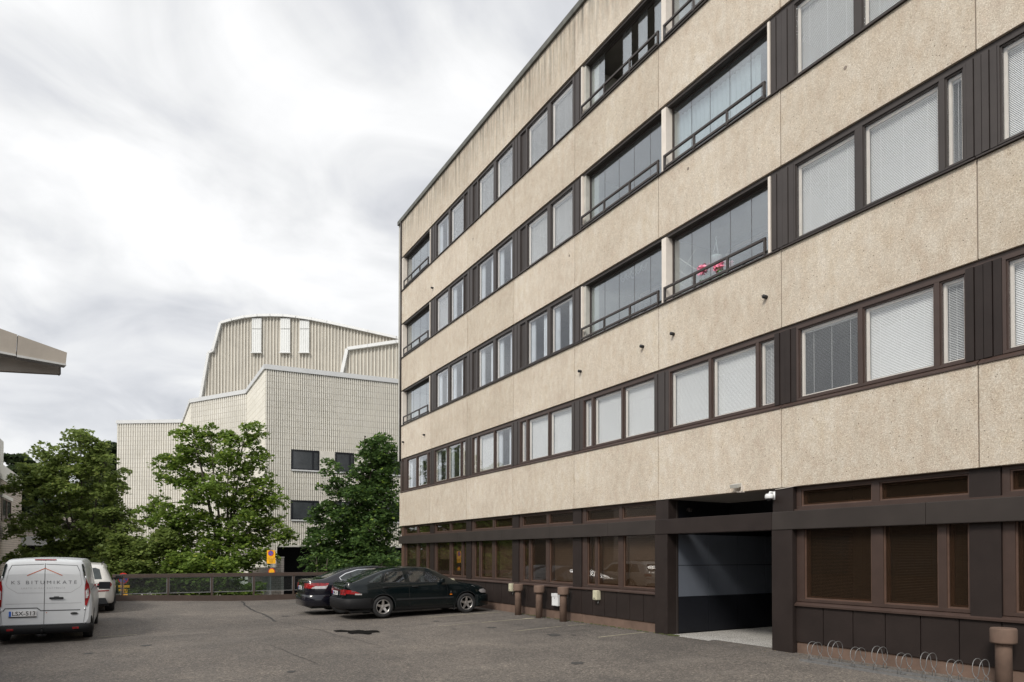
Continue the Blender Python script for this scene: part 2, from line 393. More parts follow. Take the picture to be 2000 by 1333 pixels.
class MB:
    def __init__(s): s.v = []; s.f = []; s.mi = []; s.sm = []; s.cur = 0; s.smooth = False
    def add(s, vs, fs):
        n = len(s.v); s.v += [tuple(v) for v in vs]
        for f in fs: s.f.append([i+n for i in f]); s.mi.append(s.cur); s.sm.append(s.smooth)
        return s
    def box(s, x0, y0, z0, x1, y1, z1):
        x0, x1 = min(x0, x1), max(x0, x1); y0, y1 = min(y0, y1), max(y0, y1); z0, z1 = min(z0, z1), max(z0, z1)
        return s.add([(x0, y0, z0), (x1, y0, z0), (x1, y1, z0), (x0, y1, z0), (x0, y0, z1), (x1, y0, z1), (x1, y1, z1), (x0, y1, z1)],
                     [(0, 3, 2, 1), (4, 5, 6, 7), (0, 1, 5, 4), (1, 2, 6, 5), (2, 3, 7, 6), (3, 0, 4, 7)])
    def obox(s, c, ax, ay, az, hx, hy, hz):
        c = Vector(c); ax, ay, az = Vector(ax)*hx, Vector(ay)*hy, Vector(az)*hz
        vs = [c+sx*ax+sy*ay+sz*az for sz in (-1, 1) for sx, sy in ((-1, -1), (1, -1), (1, 1), (-1, 1))]
        return s.add(vs, [(0, 3, 2, 1), (4, 5, 6, 7), (0, 1, 5, 4), (1, 2, 6, 5), (2, 3, 7, 6), (3, 0, 4, 7)])
    def tube(s, pts, r, n=8, caps=True):
        pts = [Vector(p) for p in pts]; rings = []
        rr = r if isinstance(r, (list, tuple)) else [r]*len(pts)
        prev = None
        for i, p in enumerate(pts):
            t = (pts[min(i+1, len(pts)-1)]-pts[max(i-1, 0)]).normalized()
            a = prev if prev else (Vector((0, 0, 1)) if abs(t.z) < .9 else Vector((1, 0, 0)))
            u_ = (a - t*a.dot(t)); u_ = u_.normalized() if u_.length > 1e-6 else t.orthogonal().normalized()
            w = t.cross(u_); prev = u_
            rings.append([p+(u_*math.cos(2*math.pi*j/n)+w*math.sin(2*math.pi*j/n))*rr[i] for j in range(n)])
        vs = [q for g in rings for q in g]; fs = []
        for i in range(len(pts)-1):
            for j in range(n):
                fs.append((i*n+j, i*n+(j+1) % n, (i+1)*n+(j+1) % n, (i+1)*n+j))
        if caps: fs.append(tuple(reversed(range(n)))); fs.append(tuple((len(pts)-1)*n+j for j in range(n)))
        return s.add(vs, fs)
    def lathe(s, prof, c=(0, 0, 0), axis='Z', n=24, caps=True):
        vs = []; fs = []
        for r_, h in prof:
            for j in range(n):
                a = 2*math.pi*j/n; x, y = r_*math.cos(a), r_*math.sin(a)
                p = (x, y, h) if axis == 'Z' else ((x, h, y) if axis == 'Y' else (h, x, y))
                vs.append((p[0]+c[0], p[1]+c[1], p[2]+c[2]))
        for i in range(len(prof)-1):
            for j in range(n): fs.append((i*n+j, i*n+(j+1) % n, (i+1)*n+(j+1) % n, (i+1)*n+j))
        if caps and prof[0][0] > 1e-5: fs.append(tuple(reversed(range(n))))
        if caps and prof[-1][0] > 1e-5: fs.append(tuple((len(prof)-1)*n+j for j in range(n)))
        return s.add(vs, fs)
    def prism(s, poly, ext):
        """poly: 3-D points, ext: vector"""
        n = len(poly); e = Vector(ext)
        vs = [Vector(p) for p in poly]+[Vector(p)+e for p in poly]
        fs = [tuple(reversed(range(n))), tuple(range(n, 2*n))]+[(i, (i+1) % n, n+(i+1) % n, n+i) for i in range(n)]
        return s.add(vs, fs)
    def build(s, name, mat=None, parent=None, local=False, bevel=0, fix=True, mats=None):
        me = bpy.data.meshes.new(name); me.from_pydata(s.v, [], s.f)
        for mname in (mats or [mat]): me.materials.append(MAT[mname] if isinstance(mname, str) else mname)
        me.polygons.foreach_set('material_index', s.mi); me.polygons.foreach_set('use_smooth', s.sm)
        if fix and len(s.f) < 60000:
            bm = bmesh.new(); bm.from_mesh(me); bmesh.ops.recalc_face_normals(bm, faces=bm.faces)
            if bevel: bmesh.ops.bevel(bm, geom=[e_ for e_ in bm.edges if e_.calc_face_angle(0) > .6], offset=bevel, segments=2, affect='EDGES', profile=.7)
            bm.to_mesh(me); bm.free()
        o = bpy.data.objects.new(name, me); col.objects.link(o)
        if parent is not None:
            o.parent = parent
            if not local: me.transform(world_m(parent).inverted())
        me.update()
        return o

def structure(o): o['kind'] = 'structure'; return o

# ------------------------------------------------------------------ ground
D = 10.2746; Y0 = 4.7356; MW = 3.22514
GX = [-30, -1, 5, 10.3]; GY = [-8, 7, 18, 29]
GZ = [[-.05, -.05, 0, .12], [-.05, -.05, 0, .12], [-.05, -.075, -.015, .07], [.12, .10, -.05, .0]]
def sstep(t): t = max(0, min(1, t)); return t*t*(3-2*t)
def gz(x, y):
    def loc(v, arr):
        if v <= arr[0]: return 0, 0
        for i in range(len(arr)-1):
            if v <= arr[i+1]: return i, sstep((v-arr[i])/(arr[i+1]-arr[i]))
        return len(arr)-2, 1
    i, a_ = loc(x, GX); j, b_ = loc(y, GY)
    return (GZ[j][i]*(1-a_)+GZ[j][i+1]*a_)*(1-b_)+(GZ[j+1][i]*(1-a_)+GZ[j+1][i+1]*a_)*b_
mb = MB(); mb.smooth = True
xs = [-30+i*.4 for i in range(102)]; xs = [x for x in xs if x < 10.45]+[10.5]
ys = [-14+i*.4 for i in range(110)]; ys = [y for y in ys if y < 29.2]+[29.3]
for y in ys:
    for x in xs: mb.v.append((x, y, gz(x, y)))
nx = len(xs)
for j in range(len(ys)-1):
    for i in range(nx-1):
        mb.f.append((j*nx+i, j*nx+i+1, (j+1)*nx+i+1, (j+1)*nx+i)); mb.mi.append(0); mb.sm.append(True)
mb.smooth = False
structure(mb.build('parking_lot', 'asphalt'))
mb = MB(); mb.box(-30, 29.3, -3.2, 10.5, 29.45, -.12); mb.box(-30, 29.0, -.6, 10.5, 29.29, -.14)
structure(mb.build('deck_edge', 'grey_trim'))
mb = MB(); S = 900
mb.add([(-S, -S, -3.2), (S, -S, -3.2), (S, S, -3.2), (-S, S, -3.2)], [(0, 1, 2, 3)])
structure(mb.build('ground', 'street'))

def strip(pts, w, name, mat, h=.006, taper=None, seg=.25):
    m_ = MB(); P = []
    for a_, b_ in zip(pts[:-1], pts[1:]):
        a_, b_ = Vector(a_), Vector(b_); n_ = max(1, int((b_-a_).length/seg))
        for i in range(n_): P.append(a_.lerp(b_, i/n_))
    P.append(Vector(pts[-1]))
    for i, p in enumerate(P):
        t = (P[min(i+1, len(P)-1)]-P[max(i-1, 0)]).normalized(); n_ = Vector((-t.y, t.x))
        ww = w*(taper(i/(len(P)-1)) if taper else 1)
        for s_ in (-1, 1):
            q = p+n_*ww/2*s_; m_.v.append((q.x, q.y, gz(q.x, q.y)+h))
    for i in range(len(P)-1):
        m_.f.append((2*i, 2*i+2, 2*i+3, 2*i+1)); m_.mi.append(0); m_.sm.append(False)
    return structure(m_.build(name, mat, fix=False))
for pts, w in (([(8.786, 11.45), (10.15, 11.52)], .06), ([(7.9, 13.55), (9.35, 13.66)], .045), ([(9.55, 13.68), (10.15, 13.72)], .05),
               ([(6.9, 15.72), (8.1, 15.75)], .03), ([(8.2, 15.75), (9.75, 15.8)], .06), ([(7.6, 17.95), (10.05, 18.05)], .07),
               ([(-.55, 18.1), (.25, 18.2)], .06)):
    strip(pts, w, 'parking_line', 'paint_line')
mb = MB(); P = []
for i in range(14):
    a_ = 2*math.pi*i/14; x = 9.72+(.17+.09*rnd.random())*math.cos(a_); y = 15.83+(.07+.05*rnd.random())*math.sin(a_); P.append((x, y, gz(x, y)+.008))
mb.add(P, [tuple(range(14))]); structure(mb.build('parking_line', 'paint_line', fix=False))
def wob(a_, b_, n_, amp):
    a_, b_ = Vector(a_), Vector(b_); t = (b_-a_).normalized(); nn = Vector((-t.y, t.x)); o = 0; L = []
    for i in range(n_+1):
        o += rnd.uniform(-amp, amp); o *= .9
        L.append(tuple(a_.lerp(b_, i/n_)+nn*o))
    return L
crk = lambda t: .4+.6*abs(math.sin(t*37+math.sin(t*91)))
strip(wob((4.05, 28.6), (3.72, 23.2), 16, .05)+wob((3.7, 23.0), (3.66, 19.4), 12, .05), .075, 'crack', 'crack', .005, crk)
strip(wob((.5, 17.4), (5.9, 16.3), 16, .05)+wob((6.0, 16.3), (9.7, 17.0), 14, .04), .022, 'crack', 'crack', .005, crk)
strip(wob((3.66, 19.3), (4.6, 13), 18, .06), .016, 'crack', 'crack', .005, crk)
strip(wob((7.6, 13.0), (9.8, 12.6), 10, .04), .02, 'crack', 'crack', .005, crk)
strip(wob((2.6, 14.6), (3.0, 11.5), 10, .04), .014, 'crack', 'crack', .005, crk)
mb = MB(); P = []
for i in range(30):
    a_ = 2*math.pi*i/30; rr = 1+.22*math.sin(3*a_+1)+.13*math.sin(7*a_)+rnd.uniform(-.12, .12)
    x = 4.85+.43*rr*math.cos(a_)-.10*math.sin(a_); y = 15.75+.52*rr*math.sin(a_)-.12*math.cos(a_); P.append((x, y, gz(x, y)+.006))
c_ = (4.85, 15.75, gz(4.85, 15.75)+.006)
mb.add(P+[c_], [(i, (i+1) % 30, 30) for i in range(30)]); structure(mb.build('drain_puddle', 'wet', fix=False))

for ox, oy, orr in ((7.4, 16.9, .10), (7.9, 14.6, .13), (8.3, 12.4, .16), (8.6, 12.1, .07), (7.0, 14.9, .06), (.4, 15.9, .12), (-.6, 15.2, .09), (2.3, 11.0, .07), (6.6, 9.2, .12), (4.2, 20.9, .14)):
    mb = MB(); P = []
    for i in range(16):
        a_ = 2*math.pi*i/16; rr = orr*rnd.uniform(.65, 1.2); x = ox+rr*math.cos(a_); y = oy+rr*1.3*math.sin(a_); P.append((x, y, gz(x, y)+.005))
    mb.add(P+[(ox, oy, gz(ox, oy)+.005)], [(i, (i+1) % 16, 16) for i in range(16)]); structure(mb.build('oil_stain', 'oil', fix=False))
mb = MB()
for i in range(420):      # grit and dead leaves gathered in the gutter and scattered on the yard
    if i < 260: x = D+.03-abs(rnd.gauss(0, .22)); y = rnd.uniform(4, 20)
    else: x = rnd.uniform(-1, 10); y = rnd.uniform(5, 27)
    if x > D+.04: continue
    r_ = rnd.uniform(.008, .026); z = gz(x, y)+.008; a0 = rnd.uniform(0, 6)
    mb.add([(x+r_*math.cos(a0+t), y+r_*.7*math.sin(a0+t), z+rnd.uniform(0, .008)) for t in (0, 1.5, 3.1, 4.6)], [(0, 1, 2, 3)])
tag(mb.build('litter', 'litter', fix=False), None, None, None, 'stuff')

# ------------------------------------------------------------------ the apartment block
LV = [3.0793, 4.5146, 5.9955, 7.4151, 8.9665, 10.3576, 11.8828, 13.2891, 14.7993]
ROOF = 16.36
def ky(kk): return Y0+MW*kk
bld = empty('apartment_block', (D, Y0, 0), 0, 'long five storey block with beige pebbled concrete bands, ribbon windows and brown ground floor', 'building')
def part(mb_, name, mat, parent=bld, bevel=0, **kw): return mb_.build(name, mat, parent, bevel=bevel, **kw)

# panels
PZ = [(LV[0], LV[1]), (LV[2], LV[3]), (LV[4], LV[5]), (LV[6], LV[7]), (LV[8], ROOF)]
for li, (za, zb_) in enumerate(PZ):
    for kk in range(-3, 7):
        ya, yb = ky(kk)+.009, ky(kk+1)-.009
        if kk == 6: yb = ky(7)+(.11 if li == 0 else 0)
        mb = MB(); mb.box(D-(.02 if li == 0 else 0), ya, za, D+.16, yb, zb_); part(mb, 'concrete_panel', 'concrete', bevel=.006)
mb = MB()
for za, zb_ in PZ:
    mb.box(D+.012, ky(-3), za+.02, D+.155, ky(7)-.01, zb_-.02)
part(mb, 'panel_joint_filler', 'joint')
# slabs & inner core
mb = MB()
for za, zb_ in PZ: mb.box(D+.165, ky(-3), za+.03, D+12, ky(7), zb_-.03)
part(mb, 'floor_slab', 'interior')
mb = MB(); mb.box(D+1.6, ky(-3), LV[1], D+12, ky(7), LV[8]); mb.box(D+1.6, ky(2.12), 0, D+12, ky(7), LV[0]+.02); mb.box(D+1.6, ky(-3), 0, D+12, ky(.98), LV[0]+.02)
part(mb, 'inner_wall', 'balcony_wall')
mb = MB()
for (za, zb_), bal in (((LV[1], LV[2]), 0), ((LV[3], LV[4]), 1), ((LV[5], LV[6]), 1), ((LV[7], LV[8]), 1)):
    for kk in range(-3, 8):
        y = ky(kk)
        if bal and kk in (1, 2, 3, 6): continue
        mb.box(D+.17, y-.07, za+.0, D+1.6, y+.07 if kk < 7 else y, zb_)
part(mb, 'cross_wall', 'interior')
# end wall proud of the facade, roof cap, drain pipe
mb = MB(); mb.box(D+.02, ky(7)+.006, LV[2]-.06, D+12, ky(7)+.46, ROOF+.05); part(mb, 'end_wall', 'grey_trim')
mb = MB(); mb.box(D+.25, ky(7)+.05, -3.2, D+12, ky(7)+.26, LV[2]-.06); part(mb, 'lower_end_wall', 'grey_trim')
mb = MB()
for kk in range(-3, 7):
    mb.box(D-.07, ky(kk)+.004, ROOF-.02, D+.5, ky(kk+1)-.004 if kk < 6 else ky(7)+.42, ROOF+.15)
part(mb, 'roof_cap', 'roof_cap', bevel=.01)
mb = MB(); mb.box(D+.4, ky(-3), ROOF-.1, D+12, ky(7)+.3, ROOF+.1); part(mb, 'roof', 'roof_cap')
mb = MB(); mb.smooth = True; mb.tube([(D-.03, ky(7)+.04, LV[2]-.1), (D-.03, ky(7)+.04, ROOF-.03)], .045, 10); part(mb, 'drain_pipe', 'grey_steel')
mb = MB(); mb.box(D+.03, ky(7)-.2, LV[1], D+.3, ky(7)+.16, LV[2]); part(mb, 'corner_post', 'brown_frame')

def slats(mb_, ya, yb, za, zb_, x, w=.026, pitch=.0245, ang=62):
    """venetian blind: real slats, tilted"""
    n_ = int((zb_-za)/pitch); a_ = R(ang); dx, dz = w/2*math.cos(a_), w/2*math.sin(a_)
    for i in range(n_):
        z = za+pitch*(i+.5)
        mb_.add([(x-dx, ya, z-dz), (x-dx, yb, z-dz), (x+dx, yb, z+dz), (x+dx, ya, z+dz)], [(0, 1, 2, 3)])
def window(kr, kl, z0, z1, panes, mat='brown_frame', sash=None, gmat='glass', xo=.03, bmat='slat_white', ztop=None, zbot=None):
    """panes: (k right edge, k left edge, kind).  Larger k = further away."""
    w = MB(); ya, yb = ky(kr), ky(kl); x0 = D+xo; x1 = D+xo+.10
    zb0 = zbot if zbot is not None else z0+.05; zt0 = ztop if ztop is not None else z1-.05
    w.box(x0, ya, z0, x1, yb, zb0-.022); w.box(x0, ya, zt0+.022, x1, yb, z1)
    ps = sorted([(ky(a_), ky(b_), kd) for a_, b_, kd in panes])
    cur = ya
    for a_, b_, kd in ps:
        w.box(x0, cur, zb0-.022, x1, a_-.022, zt0+.022); cur = b_+.022
    w.box(x0, cur, zb0-.022, x1, yb, zt0+.022)
    fr = w.build('window', mat, bld, bevel=.004)
    for a_, b_, kd in ps:
        s_ = MB(); xs0 = x0+.022; xs1 = x0+.075; t = .022
        s_.box(xs0, a_-t, zb0-t, xs1, b_+t, zb0); s_.box(xs0, a_-t, zt0, xs1, b_+t, zt0+t)
        s_.box(xs0, a_-t, zb0, xs1, a_, zt0); s_.box(xs0, b_, zb0, xs1, b_+t, zt0)
        s_.build('sash', sash or mat, fr)
        if kd == 'vent':
            v_ = MB(); n_ = int((b_-a_)/.05)+1; st_ = (b_-a_)/n_
            for i in range(n_): v_.box(xs0+.02, a_+i*st_+.006, zb0, xs0+.04, a_+(i+1)*st_-.006, zt0)
            v_.box(xs0+.041, a_, zb0, xs0+.06, b_, zt0)
            v_.build('vent_panel', 'grey_steel', fr); continue
        g_ = MB(); g_.box(xs0+.022, a_+.001, zb0+.001, xs0+.028, b_-.001, zt0-.001); g_.build('pane', gmat, fr)
        xb = x1+.05
        # inner frame behind the glass
        i_ = MB()
        i_.box(x1-.02, a_-.01, zb0-.03, x1+.02, a_+.035, zt0+.03); i_.box(x1-.02, b_-.035, zb0-.03, x1+.02, b_+.01, zt0+.03)
        i_.box(x1-.02, a_+.035, zb0-.03, x1+.02, b_-.035, zb0+.03); i_.box(x1-.02, a_+.035, zt0-.03, x1+.02, b_-.035, zt0+.03)
        i_.build('inner_frame', 'brown_wood' if gmat == 'bronze_glass' else 'white_edge', fr)
        if kd in ('blind', 'open', 'half'):
            b2 = MB(); ang = {'blind': 61, 'open': 14, 'half': 36}[kd]
            slats(b2, a_+.03, b_-.03, zb0+.01, zt0-.05, xb, ang=ang)
            b2.box(xb-.015, a_+.02, zt0-.05, xb+.015, b_-.02, zt0-.02)
            for f_ in (.18, .5, .82):
                if kd != 'blind' or (b_-a_) > .7:
                    yy = a_+(b_-a_)*f_; b2.box(xb-.016, yy-.0015, zb0+.01, xb-.0145, yy+.0015, zt0-.04)
            b2.build('blind', bmat, fr, fix=False)
        if kd == 'drop':      # blind let down to the middle, dark below
            b2 = MB(); slats(b2, a_+.03, b_-.03, zb0+(zt0-zb0)*.46, zt0-.05, xb, ang=60); b2.build('blind', bmat, fr, fix=False)
        if kd == 'curtain':
            c2 = MB(); n_ = 26
            for sa, sb in ((a_+.03, a_+(b_-a_)*.34), (b_-(b_-a_)*.20, b_-.03)):
                P = [(xb+.03*math.sin(i*1.9)+.02, sa+(sb-sa)*i/n_) for i in range(n_+1)]
                c2.add([(x, y, z) for x, y in P for z in (zb0+.02, zt0-.02)], [(2*i, 2*i+2, 2*i+3, 2*i+1) for i in range(n_)])
            c2.build('curtain', 'curtain', fr, fix=False)
    return fr
def cladding(ka, kb, z0, z1, mat, boards=4, xo=.02):
    m_ = MB(); ya, yb = ky(ka), ky(kb); n_ = boards; w_ = (yb-ya)/n_
    for i in range(n_):
        m_.box(D+xo+(.0 if i % 2 else .012), ya+i*w_+.006, z0, D+xo+.05, ya+(i+1)*w_-.006, z1)
    m_.box(D+xo+.04, ya, z0, D+xo+.12, yb, z1)
    return part(m_, 'cladding_panel', mat)
def ledge(ka, kb, z, mat, proud=.035, h=.05, name='window_sill'):
    m_ = MB(); ya, yb = ky(ka), ky(kb)
    m_.add([(D-proud, ya, z-.012), (D-proud, yb, z-.012), (D-proud, yb, z+.01), (D-proud, ya, z+.01), (D+.05, ya, z+h), (D+.05, yb, z+h), (D+.05, ya, z+.002), (D+.05, yb, z+.002)],
           [(0, 1, 2, 3), (3, 2, 5, 4), (0, 6, 7, 1), (0, 3, 4, 6), (1, 7, 5, 2), (4, 5, 7, 6)])
    return part(m_, name, mat)

TR = [(.892, .560), (.523, .193), (.157, .063)]       # wide, wide, narrow
TL = [(.882, .793), (.753, .424), (.389, .056)]       # narrow, wide, wide
TGR = [(.908, .571), (.517, .166), (.128, .064)]
TGL = [(.895, .805), (.771, .438), (.371, .040)]
def tri(base, T, kinds): return [(base+b_, base+a_, kd) for (a_, b_), kd in zip(T, kinds)]
# storey 1 (brown ribbon)
z0, z1 = LV[1]+.085, LV[2]-.07
row1 = {-3: ('R', 'blind', 'blind', 'blind'), -2: ('R', 'blind', 'blind', 'blind'), -1: ('R', 'blind', 'blind', 'half'), 0: ('R', 'open', 'blind', 'half'),
        1: ('R', 'blind', 'blind', 'half'), 2: ('L', 'blind', 'blind', 'blind'), 3: ('L', 'half', 'blind', 'blind'), 4: ('L', 'blind', 'blind', 'curtain'),
        5: ('R', 'curtain', 'curtain', 'blind')}
for kk, (ty, *kinds) in row1.items():
    window(kk+.055, kk+(.913 if ty == 'R' else .903), z0, z1, tri(kk, TR if ty == 'R' else TL, kinds), 'brown_frame', zbot=4.662, ztop=5.855, bmat='slat_white')
    cladding(kk+(.913 if ty == 'R' else .903), kk+1.055 if kk < 5 else 6.02, z0, z1, 'dark_clad' if kk < 1 else 'grey_steel', 4)
cladding(-.2-3+.2, -3+.055, z0, z1, 'dark_clad', 2)
window(6.02, 6.965, z0, z1, [(6.035, 6.085, 'curtain'), (6.138, 6.449, 'curtain'), (6.494, 6.80, 'curtain')], 'brown_frame', zbot=4.662, ztop=5.855)
mb = MB(); mb.box(D+.045, ky(-3), z1+.002, D+.16, ky(7), LV[2]); part(mb, 'head_strip', 'brown_frame')  # frame-coloured strip fills the gap between window heads and concrete band
for kk in range(-3, 7): ledge(kk+.003, kk+.997, LV[1]+.012, 'brown_frame', .04, .075)
# storeys 2-4
for li in (1, 2, 3):
    zb0, zt0 = LV[2*li+1], LV[2*li+2]
    z0, z1 = zb0+.075, zt0-.075
    zg0, zg1 = zb0+.122, zt0-.137
    kinds = {1: {-3: 'bbb', -2: 'bbb', -1: 'bbv', 0: 'bbh', 3: 'vcc', 4: 'vuu', 5: 'uuv'},
             2: {-3: 'bbb', -2: 'bbb', -1: 'bbv', 0: 'bbh', 3: 'vbb', 4: 'vcc', 5: 'bcv'},
             3: {-3: 'bbb', -2: 'bbb', -1: 'bbv', 0: 'bbv', 3: 'vbb', 4: 'vbb', 5: 'cbv'}}[li]
    km = dict(b='blind', v='vent', c='curtain', u='curtain', h='half')
    for kk, s_ in kinds.items():
        T = TGL if kk in (3, 4) else TGR
        if kk == 5: T = [(.866, .533), (.470, .134), (.108, .028)]
        ka, kb = (kk+.045, kk+.923) if kk not in (5,) else (5.019, 5.885)
        window(ka, kb, z0, z1, tri(kk, T, [km[c] for c in s_]), 'grey_steel', zbot=zg0, ztop=zg1, bmat='slat_white')
    for ka, kb in ((-3+.0, -3+.045), (-2.077, -1.955), (-1.077, -.955), (-.077, .045), (.923, 1.072), (2.914, 3.045), (3.92, 4.045), (4.917, 5.019), (5.885, 6.035)):
        cladding(ka, kb, z0, z1, 'grey_steel', 4 if kb-ka > .11 else 2)
    mb = MB(); mb.box(D+.045, ky(-3), z1+.002, D+.16, ky(7), zt0); part(mb, 'head_strip', 'grey_steel')  # dark strip over the window heads, up to the next band
    for kk in range(-3, 7): ledge(kk+.003, kk+.997, zb0+.012, 'grey_steel', .045, .062)
    # partitions between balconies
    for ka, kb, mt, dp in ((1.073, 1.088, 'white_edge', 1.59), (1.925, 1.969, 'white_edge', 1.59), (2.897, 2.912, 'white_edge', 1.59), (2.872, 2.896, 'grey_trim', 1.58), (6.036, 6.048, 'white_edge', 1.59), (6.955, 6.998, 'white_edge', 1.59)):
        mb = MB(); mb.box(D+(.06 if mt == 'grey_trim' else 0), ky(ka), z0-.07, D+dp, ky(kb), z1+.001); part(mb, 'balcony_partition', mt)
    # balconies
    def balcony(ka, kb, n_, opened=False, rail=None):
        f_ = MB(); ya, yb = ky(ka), ky(kb); xg = D+.20
        f_.box(xg-.02, ya, zb0+.05, xg+.03, yb, zb0+.085); f_.box(xg-.02, ya, z1-.045, xg+.03, yb, z1)
        f_.box(xg-.012, yb-.045, zb0+.085, xg+.02, yb, z1-.045); f_.box(xg-.012, ya, zb0+.085, xg+.02, ya+.02, z1-.045)
        fr = f_.build('balcony_glazing', 'grey_steel', bld)
        w_ = (yb-.05-ya-.02)/n_
        for i in range(n_):
            a_ = ya+.02+i*w_; b_ = a_+w_
            if opened:
                if i in (0, 1, 2): a_ += w_*.16; b_ -= w_*.26
                if i == 3: continue
            g_ = MB(); g_.box(xg, a_+.004, zb0+.087, xg+.008, b_-.004, z1-.047); g_.build('pane', 'balcony_glass', fr)
            e_ = MB(); e_.box(xg-.001, b_-.004, zb0+.087, xg+.009, b_+.001, z1-.047); e_.build('pane_edge', 'grey_steel', fr)
        # hand rail outside
        rl = MB(); ra, rb = rail; ya, yb = ky(ra), ky(rb); zz0, zz1 = zb0+.075, zb0+.33; t = .022; xr = D-.035
        rl.box(xr-t, ya, zz1-t, xr+t, yb, zz1+t); rl.box(xr-t, ya, zz0-t, xr+t, yb, zz0+t)
        nn = 3
        for i in range(nn+1):
            y_ = ya+t+(yb-ya-2*t)*i/nn; rl.box(xr-t+.001, y_-t, zz0-.05, xr+t-.001, y_+t, zz1)
        rl.build('hand_rail', 'grey_steel', fr)
        # balcony door and window on the rear wall
        dr = MB(); xb = D+1.6
        yc = (ya+yb)/2
        dr.box(xb-.03, yc-1.1, zb0+.05, xb-.005, yc+1.0, zb0+.16); dr.box(xb-.03, yc-1.1, z1-.12, xb-.005, yc+1.0, z1-.05)
        for y_ in (-1.1, -.3, .98): dr.box(xb-.03, yc+y_, zb0+.16, xb-.005, yc+y_+.07, z1-.12)
        dr.build('balcony_door_frame', 'white_edge', fr)
        dg = MB(); dg.box(xb-.012, yc-1.03, zb0+.16, xb-.004, yc+.98, z1-.12); dg.build('balcony_door_pane', 'hall_glass', fr)
        return fr
    balcony(1.088, 1.925, 5, False, (1.095, 1.935))
    balcony(1.969, 2.872, 5, li == 3, (1.985, 2.90))
    balcony(6.048, 6.955, 4, False, (6.06, 6.90))
    if li == 2:
        c2 = MB(); n_ = 90; sa, sb = ky(1.22), ky(1.92)
        c2.add([(D+.34+.018*math.sin(i*1.3), sa+(sb-sa)*i/n_, z) for i in range(n_+1) for z in (z0+.03, z1-.16)], [(2*i, 2*i+2, 2*i+3, 2*i+1) for i in range(n_)])
        part(c2, 'balcony_curtain', 'curtain', fix=False)
    # light side screens of the balconies
    mb = MB(); mb.box(D+.25, ky(2.872)-.30, z0, D+.27, ky(2.872)-.002, z1) ; part(mb, 'balcony_side_screen', 'grey_trim' if li != 3 else 'white_edge')

# ground floor
GB, GT = 1.108, 2.32
GX0 = .085
def gwin(ka, kb, panes, kind='L', bm='slat_brown'):
    window(ka, kb, 1.035, 2.40, panes, 'brown_frame', sash='brown_wood', gmat='bronze_glass', xo=GX0, bmat=bm, zbot=GB, ztop=2.36)
def clwin(ka, kb, panes):
    window(ka, kb, 2.66, LV[0]+.03, panes, 'brown_frame', sash='brown_wood', gmat='bronze_glass', xo=GX0, zbot=2.745, ztop=3.0)
GTR = [(.875, .508), (.435, .193), (.144, .065)]
GTL = [(.857, .768), (.721, .480), (.408, .047)]
ground = {-3: ('R', 'open', 'open', 'open'), -2: ('R', 'open', 'open', 'open'), -1: ('R', 'open', 'open', 'open'), 0: ('R', 'open', 'open', 'open'),
          2: ('L', 'blind', 'blind', 'blind'), 3: ('L', 'blind', 'none', 'blind'), 4: ('L', 'blind', 'blind', 'blind'), 5: ('R', 'drop', 'drop', 'drop'), 6: ('R', 'drop', 'drop', 'drop')}
for kk, (ty, *kinds) in ground.items():
    gwin(kk+.05, kk+.928, tri(kk, GTR if ty == 'R' else GTL, kinds), bm='slat_dark' if kk < 1 else 'slat_brown')
    ca = [(kk+.063, kk+.452, 'none'), (kk+.505, kk+.892, 'none')] if ty == 'R' else [(kk+.05, kk+.42, 'none'), (kk+.47, kk+.87, 'none')]
    clwin(kk+.05, kk+.928, ca)
    # blank panel between window bays
    mb = MB(); mb.box(D+.055, ky(kk-.07) if kk != 2 else ky(2.032), .99, D+.14, ky(kk+.05), 2.33); mb.box(D+.055, ky(kk-.07) if kk != 2 else ky(2.032), 2.62, D+.14, ky(kk+.05), LV[0]+.02)
    part(mb, 'pier_panel', 'dark_clad', bevel=.004)
    ledge_x = .02
    mb = MB(); ya, yb = ky(kk-.07 if kk != 2 else 2.03), ky(kk+.93)
    mb.add([(D+ledge_x, ya, .955), (D+ledge_x, yb, .955), (D+ledge_x, yb, .985), (D+ledge_x, ya, .985), (D+.12, ya, 1.04), (D+.12, yb, 1.04), (D+.12, ya, .96), (D+.12, yb, .96)],
           [(0, 1, 2, 3), (3, 2, 5, 4), (0, 6, 7, 1), (0, 3, 4, 6), (1, 7, 5, 2), (4, 5, 7, 6)])
    part(mb, 'ground_floor_sill', 'brown_frame')
    mb = MB(); mb.box(D+.03, ya, 2.645, D+.12, ky(kk+.93), 2.672); part(mb, 'upper_sill', 'brown_frame')
    # vertical sheet cladding below the sill, then plinth
    nb = 6 if kk < 2 else 6
    for i in range(nb):
        a_ = ky(kk+.93)-(ky(kk+.93)-ky(kk-.07 if kk != 2 else 2.032))*(i+1)/nb; b_ = ky(kk+.93)-(ky(kk+.93)-ky(kk-.07 if kk != 2 else 2.032))*i/nb
        mb = MB(); mb.box(D+.06, a_+.007, .32, D+.12, b_-.007, .956); part(mb, 'base_cladding', 'dark_clad', bevel=.005)
    mb = MB(); mb.box(D+.10, ya, .30, D+.2, yb, 1.0); part(mb, 'cladding_backing', 'black')
    mb = MB(); mb.box(D+.085, ky(kk-.07 if kk != 2 else 2.032), -.4, D+.3, ky(kk+.93)-.006, .318)
    part(mb, 'plinth', 'plinth', bevel=.006)
mb = MB()
for a_, b_ in ((-3, .99), (2.03, 7)): mb.box(D+.185, ky(a_), -.3, D+.21, ky(b_), 1.02); mb.box(D+.185, ky(a_), 2.34, D+1.0, ky(b_), 2.66)
part(mb, 'lower_wall_core', 'black')
mb = MB(); mb.box(D+.05, ky(6.93), -3.2, D+.3, ky(7)+.03, LV[0]+.02); part(mb, 'corner_board', 'brown_wood')
